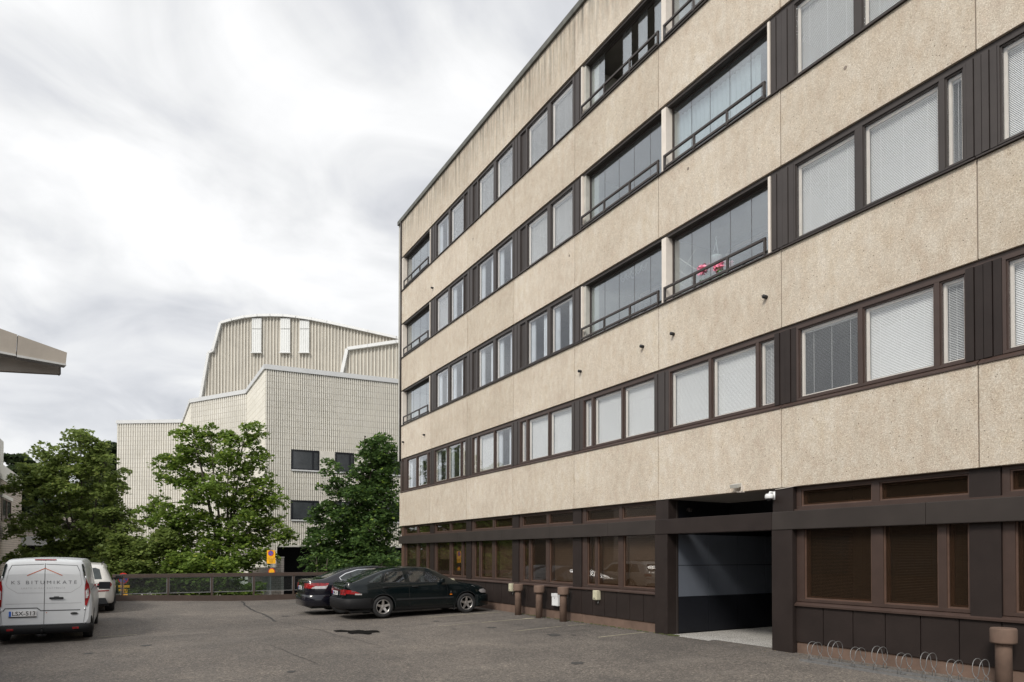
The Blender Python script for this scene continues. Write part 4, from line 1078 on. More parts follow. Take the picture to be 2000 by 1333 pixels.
# frontal wing with the canopy band
wx0 = LX-4; wz0, wz1 = at(60, 1066, 44).z, at(60, 1049, 44).z
A = at(-60, 1066, 41); B = at(150, 1066, 44)
m_ = MB()
def slab(m_, a_, b_, z0, z1, th):
    t = (b_-a_); t.z = 0; t.normalize(); n_ = Vector((-t.y, t.x, 0))*th
    m_.prism([(a_.x, a_.y, z0), (b_.x, b_.y, z0), (b_.x+n_.x, b_.y+n_.y, z0), (a_.x+n_.x, a_.y+n_.y, z0)], (0, 0, z1-z0))
slab(m_, A, B, wz0, wz1, 5); m_.build('canopy_band', 'cap_white', lb)
m_ = MB(); sh = Vector((.1, .35, 0)); slab(m_, A+sh, B+sh, wz1+.001, wz1+1.3, 4); m_.build('upper_wing_wall', 'brick', lb)
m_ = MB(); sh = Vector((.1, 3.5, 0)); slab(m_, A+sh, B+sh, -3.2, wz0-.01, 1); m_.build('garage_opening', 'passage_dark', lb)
m_ = MB(); slab(m_, A+Vector((0, .1, 0)), A+Vector((1.5, .15, 0)), -3.2, wz0-.002, 1); m_.build('garage_pier', 'brick', lb)

# ------------------------------------------------------------------ neighbour on the left with its overhanging eaves
nb_ = empty('eaves_building', (-7, 5, 0), 0, 'neighbouring building whose grey board eaves jut in at the left edge', 'building')
m_ = MB(); m_.box(-18, -14, -.3, -7, 27, 5.0); m_.build('wall', 'plinth', nb_)
m_ = MB()
for i in range(9): m_.box(-6.99, -12+i*4.3, 1.0, -6.93, -12+i*4.3+2.6, 2.7)
m_.build('window_band', 'hall_glass', nb_)
m_ = MB(); m_.prism([(-18, -14, 5.0), (-18, -14, 5.6), (-12, -14, 7.8), (-6.2, -14, 5.6), (-6.2, -14, 5.0)], (0, 41, 0)); m_.build('roof', 'canopy', nb_)
ed = 12.0
def P_(x, y, d_): return at(x, y, d_)
# fascia boards
def board(m_, q4, th): m_.prism(q4, (back*.75-rgt*.72)*th)
m_ = MB(); board(m_, [P_(-230, 560, ed), P_(34, 654, ed), P_(31, 692, ed), P_(-230, 640, ed)], .10); board(m_, [P_(35.5, 655, ed), P_(131, 689, ed), P_(128.5, 711, ed), P_(33, 693, ed)], .10)
m_.build('fascia_board', 'canopy', nb_)
m_ = MB(); 
q = [P_(-230, 640, ed-.06), P_(31, 692, ed-.06), P_(31, 696, ed-.06), P_(-230, 646, ed-.06)]; board(m_, q, .2)
q = [P_(33, 693, ed-.06), P_(129, 711, ed-.06), P_(129.5, 714.5, ed-.06), P_(33, 697.5, ed-.06)]; board(m_, q, .2)
m_.build('eaves_flashing', 'canopy_metal', nb_)
m_ = MB(); board(m_, [P_(-230, 630, ed+.3), P_(118, 706, ed+.3), P_(118, 731, ed+.3), P_(-230, 712, ed+.3)], .12); m_.build('eaves_soffit_beam', 'canopy', nb_)
m_ = MB(); board(m_, [P_(117.3, 712, ed+.28), P_(119, 712, ed+.28), P_(119, 731.5, ed+.28), P_(117.3, 731.5, ed+.28)], .15); m_.build('end_flashing', 'grey_steel', nb_)

# ------------------------------------------------------------------ signs beyond the fence
def no_parking(m1, m2, m3, c, r_, y=-.01):
    """blue disc, red ring and slash facing -y (local)"""
    m1.lathe([(.001, y), (r_*.84, y), (r_*.84, y+.004)], c, 'Y', 28)
    n_ = 28
    for i in range(n_):
        a_, b_ = 2*math.pi*i/n_, 2*math.pi*(i+1)/n_
        m2.add([(c[0]+r_*q_*math.cos(t_), c[1]+y-.002, c[2]+r_*q_*math.sin(t_)) for q_, t_ in ((.8, a_), (1, a_), (1, b_), (.8, b_))], [(0, 1, 2, 3)])
    m2.obox((c[0], c[1]+y-.003, c[2]), (.707, 0, -.707), (0, 1, 0), (.707, 0, .707), r_*.85, .001, r_*.09)
sk_ = 30.2/33.5; q = at(529, 1095, 30.2); zz = (at(529, 1080, 30.2).z+3.2)/sk_-3.2
sg = empty('parking_sign', (q.x, q.y, -3.2), -YAW, 'yellow sign plates with a round no parking disc, just left of the brick pier', 'sign')
m_ = MB(); m_.tube([(0, .03, 0), (0, .03, zz+3.4)], .03, 8); m_.build('post', 'galv', sg, local=True)
sg.scale = (sk_, sk_, sk_)
zc_ = (at(529, 1081, 30.2).z+3.2)/sk_
m_ = MB(); m_.box(-.20, -.01, zc_-.24, .22, .0, zc_+.15); m_.build('disc_plate', 'yellow', sg, local=True)
m1, m2 = MB(), MB(); no_parking(m1, m2, None, (.0, -.01, zc_), .14)
m1.build('blue_disc', 'sign_blue', sg, local=True); m2.build('red_ring', 'sign_red', sg, local=True, fix=False)
m_ = MB(); m_.box(-.20, -.012, zc_-.52, .24, .0, zc_-.255); m_.build('text_plate', 'yellow', sg, local=True)
m_ = MB()
for i in range(4): m_.box(-.13+.02*i, -.0135, zc_-.31-.05*i, .14-.01*i, -.0125, zc_-.296-.05*i)
m_.build('text_lines', 'sign_black', sg, local=True)
m_ = MB(); m_.lathe([(.001, -.012), (.17, -.012), (.17, -.006)], (.05, 0, zc_-.92), 'Y', 28); m_.build('lower_disc', 'sign_red', sg, local=True)
m_ = MB(); m_.lathe([(.001, -.016), (.135, -.016), (.135, -.0125)], (.05, 0, zc_-.92), 'Y', 28); m_.build('lower_disc_face', 'yellow', sg, local=True)
sk_ = 26.6/32.5; q = at(241, 1130, 26.6)
sg = empty('tow_away_sign', (q.x, q.y, -3.2), -YAW, 'blue no parking disc over small yellow plates, seen through the fence beside the white cars', 'sign')
sg.scale = (sk_, sk_, sk_); zc_ = (at(241, 1130, 26.6).z+3.2)/sk_
m_ = MB(); m_.tube([(0, .03, 0), (0, .03, zc_+.2)], .03, 8); m_.build('post', 'galv', sg, local=True)
m1, m2 = MB(), MB(); no_parking(m1, m2, None, (0, 0, zc_), .27)
m1.build('blue_disc', 'sign_blue', sg, local=True); m2.build('red_ring', 'sign_red', sg, local=True, fix=False)
m_ = MB(); m_.box(-.24, -.012, zc_-.45, .31, .0, zc_-.33); m_.build('text_plate', 'yellow', sg, local=True)
m_ = MB(); m_.box(-.22, -.012, zc_-.62, -.02, .0, zc_-.52); m_.build('side_plate', 'yellow', sg, local=True)
m_ = MB(); m_.box(-.02, -.012, zc_-.72, .21, .0, zc_-.52); m_.build('picture_plate', 'yellow', sg, local=True)
m_ = MB(); m_.box(.02, -.0135, zc_-.70, .07, -.0125, zc_-.63); m_.box(.13, -.0135, zc_-.60, .18, -.0125, zc_-.54); m_.box(.04, -.0135, zc_-.64, .16, -.0125, zc_-.61); m_.build('tow_symbol', 'sign_black', sg, local=True)
m_ = MB(); m_.box(-.04, -.012, zc_-.87, .22, .0, zc_-.77); m_.build('bottom_plate', 'yellow', sg, local=True)



# ------------------------------------------------------------------ trees
def leaf_at(m_, c, size, droop=.25):
    n_ = Vector((rnd.gauss(0, .55), rnd.gauss(0, .55), 1.0)).normalized()
    a_ = rnd.uniform(0, 6.283); t = Vector((math.cos(a_), math.sin(a_), 0)); t = (t-n_*t.dot(n_)).normalized(); w = n_.cross(t)
    s_ = size*rnd.uniform(.65, 1.25)
    i = len(m_.v)
    for p_ in (c-t*s_*.55, c+w*s_*.5-t*s_*.02-n_*s_*.12, c+t*s_*.62-n_*s_*droop, c-w*s_*.5-t*s_*.02-n_*s_*.12): m_.v.append((p_.x, p_.y, p_.z))
    m_.f.append((i, i+1, i+2, i+3)); m_.mi.append(0); m_.sm.append(False)
def tree(name, label, cat, group, base_px, dist, lobes, mat, dens=1.0, lsize=.15, base_z=-3.2, stems=4, depth=1.0, bare=True, cr=(.34, .62)):
    q = at(base_px, 1100, dist); base = Vector((q.x, q.y, base_z))
    t = empty(name, base, 0, label, cat, group)
    leaves = MB(); wood = MB(); wood.smooth = True
    ppm = F/dist
    L3 = []
    for (px, py, rx, ry) in lobes:
        c = at(px, py, dist)
        L3.append((c, rx/ppm, ry/ppm))
    top = max(c.z for c, a_, b_ in L3)
    # stems
    stem_tops = sorted(L3, key=lambda l: -l[0].z)[:max(stems, 1)]
    fork = base+Vector((0, 0, (top-base_z)*.22))
    wood.tube([base, base+Vector((.03, .02, (top-base_z)*.12)), fork], [.17, .14, .12], 9)
    stem_pts = []
    for c, rx, ry in stem_tops:
        e_ = c+Vector((rnd.uniform(-.2, .2), rnd.uniform(-.4, .4), ry*.5)); P = []
        for i in range(9):
            f_ = i/8; p_ = fork.lerp(e_, f_); p_.x = fork.x+(e_.x-fork.x)*f_**1.35; p_.y = fork.y+(e_.y-fork.y)*f_**1.35
            p_ += Vector((rnd.uniform(-1, 1), rnd.uniform(-1, 1), 0))*.05; P.append(p_)
        wood.tube(P, [.085*(1-f_/8.6)+.008 for f_ in range(9)], 7); stem_pts += P[1:]
    clumps = []
    for c, rx, ry in L3:
        dz = min(rx, 1.6)*depth
        vol = rx*ry*max(dz, .5)
        n_ = max(4, int((rx*ry)**.85*17*dens*(.6+.4*dz)))
        near = sorted(stem_pts, key=lambda p_: (p_-c).length + .8*max(0, p_.z-c.z))[0]
        mid = near.lerp(c, .5)+Vector((0, 0, .12)); wood.tube([near, mid, c], [.035, .024, .012], 6)
        for i in range(n_):
            while True:
                u_, v_, w_ = rnd.uniform(-1, 1), rnd.uniform(-1, 1), rnd.uniform(-1, 1)
                l_ = u_*u_+v_*v_+w_*w_
                if .12 < l_ < 1: break
            cc = c+rgt*(u_*rx)+back*(w_*dz*1.0)+Vector((0, 0, v_*ry))
            r_ = rnd.uniform(*cr); clumps.append((cc, r_))
            if rnd.random() < .7:
                m2 = c.lerp(cc, .55)+Vector((0, 0, -.05)); wood.tube([c, m2, cc], [.012, .009, .004], 4, False)
    for cc, r_ in clumps:
        # each clump: a few drooping tiers of leaves
        tilt = Vector((rnd.gauss(0, .25), rnd.gauss(0, .25), 0))
        n_ = int(95*(r_/.5)**2)
        for i in range(n_):
            a_ = rnd.uniform(0, 6.283); q_ = math.sqrt(rnd.random())*r_
            x_, y_ = q_*math.cos(a_), q_*math.sin(a_)
            z_ = .30*r_*(1-(q_/r_)**2)-.22*q_+rnd.gauss(0, .045)+x_*tilt.x+y_*tilt.y
            if rnd.random() < .3: z_ -= rnd.uniform(0, r_*.55)
            leaf_at(leaves, cc+Vector((x_, y_, z_)), lsize)
        if rnd.random() < .12:    # a shoot reaching out above the clump
            h_ = rnd.uniform(.25, .6)
            for j in range(10):
                f_ = j/9; leaf_at(leaves, cc+Vector((rnd.gauss(0, .07)*(1.3-f_), rnd.gauss(0, .07)*(1.3-f_), r_*.2+h_*f_)), lsize*.8)
    wood.build('trunk', 'trunk', t, fix=False)
    leaves.build('crown', mat, t, fix=False)
    return t
TG = 'maple trees beyond the fence'
tree('maple_tree', 'broad olive green maple behind the white van, leftmost of the trees', 'tree', TG, 160, 35,
     [(165, 868, 42, 38), (100, 893, 40, 32), (50, 925, 38, 24), (25, 950, 22, 14), (130, 945, 85, 52), (205, 905, 38, 42), (228, 955, 28, 34), (75, 1000, 48, 28), (150, 1020, 85, 50),
      (225, 1030, 42, 45), (110, 1075, 60, 22), (35, 1098, 26, 12), (70, 1085, 40, 14), (25, 1034, 32, 12), (190, 1080, 70, 32)], 'leaf_olive', 1.0, .16, stems=5)
tree('maple_tree', 'bright green maple with spreading limbs, middle tree in front of the pale hall', 'tree', TG, 440, 33,
     [(365, 852, 26, 20), (400, 842, 24, 14), (482, 845, 22, 22), (447, 850, 10, 20), (390, 880, 48, 30), (470, 890, 44, 36), (330, 905, 32, 22), (518, 915, 18, 40), (430, 950, 78, 42),
      (350, 930, 38, 18), (505, 965, 34, 30), (540, 965, 16, 20), (300, 985, 32, 20), (285, 1010, 18, 22), (370, 1010, 62, 34), (470, 1020, 56, 40), (525, 1035, 34, 30), (556, 1048, 24, 12),
      (400, 1070, 74, 32), (330, 1060, 50, 34), (480, 1080, 60, 28), (500, 1100, 34, 14), (440, 1100, 40, 16)], 'leaf_mid', 1.0, .155, stems=6)
tree('maple_tree', 'dark dense maple between the pale hall and the apartment block corner, behind the black cars', 'tree', TG, 690, 32.5,
     [(716, 862, 14, 18), (748, 860, 16, 14), (720, 895, 28, 24), (755, 895, 22, 30), (738, 930, 42, 34), (648, 925, 16, 24), (655, 955, 26, 20), (700, 975, 54, 34), (750, 980, 34, 50), (635, 985, 22, 24),
      (660, 1015, 48, 30), (730, 1030, 50, 44), (622, 1050, 26, 18), (650, 1060, 46, 34), (710, 1075, 60, 36), (755, 1085, 30, 30), (660, 1092, 40, 18)], 'leaf_dark', 1.45, .15, stems=4)
SG = 'bushes and saplings behind the fence'
tree('bush', 'leafy bush behind the fence between the white cars and the first glass panes', 'bush', SG, 250, 31.2,
     [(232, 1070, 26, 26), (262, 1092, 40, 24), (302, 1072, 30, 28), (318, 1050, 18, 16), (270, 1112, 50, 20), (215, 1110, 26, 18), (330, 1108, 30, 18), (230, 1145, 40, 22), (290, 1140, 45, 24), (340, 1145, 35, 20)], 'leaf_olive', 3.0, .15, stems=3, depth=.7)
tree('bush', 'light green bush hanging over the fence left of the yellow sign', 'bush', SG, 380, 30.8,
     [(375, 1100, 40, 18), (420, 1108, 34, 14), (360, 1135, 40, 24), (405, 1140, 44, 22), (445, 1138, 34, 22), (475, 1150, 26, 12)], 'leaf_mid', 3.0, .15, stems=3, depth=.6)
tree('bush', 'dark low bush right behind the boot of the black saloon', 'bush', SG, 620, 31,
     [(610, 1095, 18, 14), (640, 1100, 40, 18), (690, 1112, 50, 18), (750, 1105, 34, 24)], 'leaf_dark', 1.1, .12, stems=3, depth=.5)
FG = 'far trees behind the buildings'
tree('far_tree', 'distant tree just left of the hall roof', 'tree', FG, 215, 85, [(215, 885, 22, 26), (222, 930, 22, 40), (205, 925, 30, 30), (190, 1000, 60, 50)], 'leaf_far', .35, .38, stems=2, cr=(.9, 1.7))
tree('far_tree', 'distant pale tree above the brick building roof', 'tree', FG, 40, 70, [(30, 895, 16, 12), (45, 915, 22, 20), (75, 930, 30, 26), (60, 980, 60, 40)], 'leaf_far', .35, .30, stems=2, cr=(.8, 1.4))
tree('far_tree', 'distant dark tree low between the brick building and the hall', 'tree', FG, 150, 60, [(130, 1000, 50, 30), (180, 1010, 50, 40), (200, 1060, 50, 30), (110, 1050, 30, 22)], 'leaf_far', .35, .28, stems=2, cr=(.7, 1.3))

# ------------------------------------------------------------------ vehicles
def pchip(keys):
    xs_ = [k_[0] for k_ in keys]; ys_ = [k_[1] for k_ in keys]; n_ = len(xs_)
    h = [xs_[i+1]-xs_[i] for i in range(n_-1)]; dl = [(ys_[i+1]-ys_[i])/h[i] for i in range(n_-1)]
    d = [dl[0]]+[0 if dl[i-1]*dl[i] <= 0 else 2*dl[i-1]*dl[i]/(dl[i-1]+dl[i]) for i in range(1, n_-1)]+[dl[-1]]
    def f_(x):
        if x <= xs_[0]: return ys_[0]
        if x >= xs_[-1]: return ys_[-1]
        i = 0
        while x > xs_[i+1]: i += 1
        t = (x-xs_[i])/h[i]; a_, b_ = ys_[i], ys_[i+1]
        return a_*(1+2*t)*(1-t)**2+d[i]*h[i]*t*(1-t)**2+b_*t*t*(3-2*t)+d[i+1]*h[i]*t*t*(t-1)
    return f_
class Car:
    def __init__(s, t, K, paint_, wheels, wr, ww, arch=1.14, n=64, win=()):
        s.t = t; s.paint = paint_
        f_ = {a_: pchip(b_) for a_, b_ in K.items()}
        x0, x1 = K['zt'][0][0], K['zt'][-1][0]; ring = []
        s.x0, s.x1 = x0, x1
        st_ = [x0+(x1-x0)*(.5-.5*math.cos(math.pi*i/n))*.55+(x1-x0)*(i/n)*.45 for i in range(n+1)]
        mb = MB(); mb.smooth = True
        for x in st_:
            zb_, zs_, zt_, ws, wr_ = (f_[q](x) for q in ('zb', 'zs', 'zt', 'ws', 'wr'))
            h = max(zt_-zs_, .004); H = zs_-zb_
            cut = .07
            half = [(0, zb_), (ws*.80, zb_), (ws*.93, zb_+cut*.3), (ws*.975, zb_+cut*1.3), (ws*.992, zb_+.36*H), (ws*1.0, zb_+.55*H), (ws*1.0, zb_+.72*H), (ws*.988, zb_+.86*H), (ws*.972, zb_+.95*H), (ws*.95, zs_),
                    (ws*.95+(wr_-ws*.95)*.14, zs_+.16*h), (ws*.95+(wr_-ws*.95)*.42, zs_+.45*h), (ws*.95+(wr_-ws*.95)*.75, zs_+.74*h), (wr_, zs_+.89*h), (wr_*.93, zs_+.955*h), (wr_*.72, zt_-.02*min(1, h*3)), (wr_*.38, zt_-.004), (0, zt_)]
            full = [(-y, z) for y, z in half[1:-1]][::-1]
            ring.append([(x, y, z) for y, z in half+full])
        m_ = len(ring[0])
        for g in ring: mb.v += g
        for i in range(len(ring)-1):
            for j in range(m_): mb.f.append((i*m_+j, i*m_+(j+1) % m_, (i+1)*m_+(j+1) % m_, (i+1)*m_+j)); mb.mi.append(0); mb.sm.append(True)
        mb.f.append(tuple(range(m_))); mb.f.append(tuple(reversed(range((len(ring)-1)*m_, len(ring)*m_)))); mb.mi += [0, 0]; mb.sm += [False, False]
        body = mb.build('body', paint_, t, local=True)
        # wheel arches
        cut_ = MB()
        for (wx, wy, r_) in [(wx, sgn, wr*arch) for wx in wheels for sgn in (-1, 1)]:
            yo = f_['ws'](wx)
            cut_.lathe([(r_, yo*.55), (r_, yo+.2)] if wy > 0 else [(r_, -yo-.2), (r_, -yo*.55)], (wx, 0, wr-.0), 'Y', 40)
        c = cut_.build('cutter', 'well', None)
        c.data.materials.clear(); c.data.materials.append(MAT[paint_]); c.data.materials.append(MAT['well'])
        for p_ in c.data.polygons: p_.material_index = 1
        body.data.materials.append(MAT['well'])
        body.parent = None
        md = body.modifiers.new('b', 'BOOLEAN'); md.operation = 'DIFFERENCE'; md.object = c; md.solver = 'EXACT'
        dg = bpy.context.evaluated_depsgraph_get(); dg.update()
        me = bpy.data.meshes.new_from_object(body.evaluated_get(dg)); body.modifiers.clear()
        old = body.data; body.data = me; bpy.data.meshes.remove(old); bpy.data.objects.remove(c)
        me.name = 'body'
        body.parent = t
        bm = bmesh.new(); bm.from_mesh(me); s.bvh = BVHTree.FromBMesh(bm)
        for e_ in bm.edges:
            if len(e_.link_faces) == 2 and e_.calc_face_angle(0) > .65: e_.smooth = False
        bm.to_mesh(me); bm.free()
        for poly in win:
            c = MB(); c.prism([(x, -1.3, z) for x, z in poly], (0, 2.6, 0)); c = c.build('cutter', 'well', None)
            c.data.materials.clear(); c.data.materials.append(MAT[paint_]); c.data.materials.append(MAT['cabin'])
            for p_ in c.data.polygons: p_.material_index = 1
            body.parent = None
            md = body.modifiers.new('b', 'BOOLEAN'); md.operation = 'DIFFERENCE'; md.object = c; md.solver = 'EXACT'
            dg = bpy.context.evaluated_depsgraph_get(); dg.update()
            me = bpy.data.meshes.new_from_object(body.evaluated_get(dg)); body.modifiers.clear()
            old = body.data; body.data = me; bpy.data.meshes.remove(old); bpy.data.objects.remove(c); body.parent = t
        if win:
            me.materials.clear(); [me.materials.append(MAT[q]) for q in (paint_, 'cabin')]
            me.name = 'body'
        s.body = body; s.f = f_
        s.wheels(wheels, wr, ww)
    def wheels(s, wx, wr, ww): s.wl = (wx, wr, ww)
    def wheel(s, x, y, r, w, spokes=5, rimr=.62, cover=False, two=False):
        sg = 1 if y > 0 else -1
        ty = MB(); ty.smooth = True
        p_ = [(r*rimr, -.42*w), (r*.80, -.50*w), (r*.95, -.47*w), (r, -.36*w), (r, .36*w), (r*.95, .47*w), (r*.80, .50*w), (r*rimr, .42*w), (r*rimr, -.42*w)]
        we = empty('wheel', (x, y, r)); we.parent = s.t
        ty.lathe(p_, (0, 0, 0), 'Y', 36, False); ty.build('tyre', 'tyre', we, local=True)
        rm = MB(); rm.smooth = True; R_ = r*rimr
        yo = sg*.40*w
        rm.lathe([(R_, yo), (R_*.94, yo+sg*.008), (R_*.90, yo-sg*.02), (R_*.88, -yo*.3)], (0, 0, 0), 'Y', 36, False)
        rm.smooth = False
        for i in range(spokes):
            a_ = 2*math.pi*(i+.25)/spokes; 
            for da in ((-.16, .16) if two else (0,)):
                d_ = Vector((math.cos(a_+da), 0, math.sin(a_+da))); tt = Vector((-d_.z, 0, d_.x)); hw0, hw1 = (.022, .016) if two else (.040, .026)
                hw0 *= R_/.2; hw1 *= R_/.2
                d0 = Vector((math.cos(a_), 0, math.sin(a_)))
                q = [d0*R_*.12-tt*hw0, d0*R_*.12+tt*hw0, d_*R_*.92+tt*hw1, d_*R_*.92-tt*hw1]
                rm.prism([(v.x, yo-sg*.045, v.z) for v in q[:2]]+[(v.x, yo-sg*.022, v.z) for v in q[2:]], (0, sg*.022, 0))
        rm.lathe([(R_*.26, yo-sg*.04), (R_*.24, yo-sg*.012), (.001, yo-sg*.008)], (0, 0, 0), 'Y', 20)
        rm.build('rim', 'rim', we, local=True)
        dk = MB(); dk.lathe([(R_*.87, -sg*.02), (.001, -sg*.02)], (0, 0, 0), 'Y', 24); dk.build('brake_disc', 'well', we, local=True)
    def cast(s, p_, d_, off):
        h = s.bvh.ray_cast(Vector(p_), Vector(d_))
        if h[0] is None: return None
        n_ = h[1]
        if n_.dot(Vector(d_)) > 0: n_ = -n_
        return h[0]+n_*off
    def decal(s, poly, axis, off, name, mat, side=-1, parent=None, seg=.07, thick=0):
        """poly in (x,z) for the sides, (y,z) for the ends, (x,y) for the top"""
        bm = bmesh.new()
        vs = [bm.verts.new((a_, b_, 0)) for a_, b_ in poly]; bm.faces.new(vs)
        bmesh.ops.triangulate(bm, faces=bm.faces[:])
        for _ in range(4):
            es = [e_ for e_ in bm.edges if e_.calc_length() > seg]
            if not es: break
            bmesh.ops.subdivide_edges(bm, edges=es, cuts=1); bmesh.ops.triangulate(bm, faces=bm.faces[:])
        bad = []
        for v in bm.verts:
            a_, b_ = v.co.x, v.co.y
            if axis == 'Y': h = s.cast((a_, side*3, b_), (0, -side, 0), off)
            elif axis == 'X': h = s.cast((side*6, a_, b_), (-side, 0, 0), off)
            else: h = s.cast((a_, b_, 4), (0, 0, -1), off)
            if h is None: bad.append(v)
            else: v.co = h
        bmesh.ops.delete(bm, geom=bad, context='VERTS')
        me = bpy.data.meshes.new(name)
        for f__ in bm.faces: f__.smooth = True
        bm.to_mesh(me); bm.free(); me.materials.append(MAT[mat])
        o = bpy.data.objects.new(name, me); col.objects.link(o); o.parent = parent or s.t
        return o
    def line(s, pts, axis, w, name, mat, side=-1, off=.0025, parent=None, seg=.06):
        P = []
        for a_, b_ in zip(pts[:-1], pts[1:]):
            a_, b_ = Vector(a_), Vector(b_); n_ = max(1, int((b_-a_).length/seg))
            for i in range(n_): P.append(a_.lerp(b_, i/n_))
        P.append(Vector(pts[-1])); m_ = MB(); ok = []
        for i, p_ in enumerate(P):
            t = (P[min(i+1, len(P)-1)]-P[max(i-1, 0)]).normalized(); n_ = Vector((-t.y, t.x))*w/2
            hh = []
            for q in (p_-n_, p_+n_):
                if axis == 'Y': h = s.cast((q.x, side*3, q.y), (0, -side, 0), off)
                elif axis == 'X': h = s.cast((side*6, q.x, q.y), (-side, 0, 0), off)
                else: h = s.cast((q.x, q.y, 4), (0, 0, -1), off)
                hh.append(h)
            ok.append(None not in hh); m_.v += [tuple(h) if h else (0, 0, 0) for h in hh]
        for i in range(len(P)-1):
            if ok[i] and ok[i+1]: m_.f.append((2*i, 2*i+1, 2*i+3, 2*i+2)); m_.mi.append(0); m_.sm.append(False)
        return m_.build(name, mat, parent or s.t, local=True, fix=False)
    def text(s, body, size, cy_, cz_, name, mat, axis='X', side=-1, off=.004, spacing=1.0, bold=0, parent=None, fit=None):
        cu = bpy.data.curves.new(name, 'FONT'); cu.body = body; cu.size = size; cu.align_x = 'CENTER'; cu.align_y = 'CENTER'; cu.space_character = spacing; cu.offset = bold
        o = bpy.data.objects.new(name, cu); col.objects.link(o)
        dg = bpy.context.evaluated_depsgraph_get(); me = bpy.data.meshes.new_from_object(o.evaluated_get(dg)); bpy.data.objects.remove(o)
        xs_ = [v.co.x for v in me.vertices]; wdt = max(xs_)-min(xs_); k_ = fit/wdt if fit else 1; mx_ = (max(xs_)+min(xs_))/2
        for v in me.vertices:
            a_, b_ = cy_-(v.co.x-mx_)*k_, cz_+v.co.y     # seen from behind (-x): +y is to the left
            h = s.cast((side*6, a_, b_), (-side, 0, 0), off)
            if h is None: h = Vector((s.x0-off, a_, b_))
            v.co = h
        me.materials.append(MAT[mat]); ob = bpy.data.objects.new(name, me); col.objects.link(ob); ob.parent = parent or s.t
        return ob
def sym(pts): return pts+[(-a_, b_) for a_, b_ in reversed(pts)]
def rrect(cx, cz_, w, h, r_=.02, n_=4):
    P = []
    for sx, sz, a0 in ((1, 1, 0), (-1, 1, 90), (-1, -1, 180), (1, -1, 270)):
        for i in range(n_+1):
            a_ = R(a0+90*i/n_); P.append((cx+sx*(w/2-r_)+r_*math.cos(a_), cz_+sz*(h/2-r_)+r_*math.sin(a_)))
    return P
def plate(car, cy_, cz_, x, txt, w=.46, h=.115, big=True):
    m_ = MB(); m_.box(x-.008, cy_-w/2, cz_-h/2, x+.01, cy_+w/2, cz_+h/2); pl_ = m_.build('number_plate', 'plate', car.t, local=True, bevel=.003)
    m_ = MB(); m_.box(x-.0095, cy_+w/2-.045, cz_-h/2+.004, x-.0085, cy_+w/2-.004, cz_+h/2-.004); m_.build('plate_band', 'plate_blue', pl_, local=True)
    cu = bpy.data.curves.new('plate_text', 'FONT'); cu.body = txt; cu.size = h*1.02; cu.align_x = 'CENTER'; cu.align_y = 'CENTER'; cu.offset = .0015
    o = bpy.data.objects.new('plate_text', cu); col.objects.link(o); dg = bpy.context.evaluated_depsgraph_get()
    me = bpy.data.meshes.new_from_object(o.evaluated_get(dg)); bpy.data.objects.remove(o)
    xs_ = [v.co.x for v in me.vertices]; k_ = (w-.085)/(max(xs_)-min(xs_)); mx_ = (max(xs_)+min(xs_))/2
    for v in me.vertices: v.co = Vector((x-.0100, cy_-.02-(v.co.x-mx_)*k_, cz_+v.co.y))
    me.materials.append(MAT['ink']); ob = bpy.data.objects.new('plate_text', me); col.objects.link(ob); ob.parent = pl_
    return pl_

# --- white panel van, rear towards the camera
def seat_z(x, y, rz, wx):   # mean ground height under the wheels
    return sum(gz(x+math.cos(rz)*w_, y+math.sin(rz)*w_) for w_ in wx)/len(wx)
VX, VY = -1.52, 18.40
t = empty('panel_van', (VX, VY, gz(-.9, VY)), label='white panel van seen from behind with a roofing company sign and closed twin rear doors', cat='van', rot=(R(.5), 0, R(90)))
t.scale = (1, .965, 1)
K = dict(zt=[(-.90, 1.50), (-.885, 1.68), (-.84, 1.775), (-.70, 1.815), (0, 1.84), (1.6, 1.845), (2.3, 1.80), (2.75, 1.62), (3.25, 1.22), (3.7, 1.02), (3.90, .85), (3.94, .6)],
         zs=[(-.90, 1.02), (-.84, 1.04), (0, 1.06), (2.3, 1.06), (3.1, 1.02), (3.7, .93), (3.94, .55)],
         zb=[(-.90, .40), (-.85, .33), (-.5, .22), (0, .19), (3.2, .19), (3.94, .24)],
         ws=[(-.90, .855), (-.885, .885), (-.84, .905), (-.5, .918), (0, .918), (3, .915), (3.5, .86), (3.85, .68), (3.94, .55)],
         wr=[(-.90, .70), (-.86, .72), (-.5, .735), (2, .73), (2.6, .68), (3.0, .70), (3.7, .62), (3.94, .4)])
van = Car(t, K, 'van_white', (0, 3.06), .325, .205)
for wx in (0, 3.06):
    for sg in (-1, 1): van.wheel(wx, sg*.805, .325, .205, 5, .6)
van.line([(0, .405), (0, 1.775)], 'X', .010, 'door_gap', 'seam')
van.line(sym([(.775, .42), (.80, .9)])[:2], 'X', .008, 'door_gap', 'seam_grey')
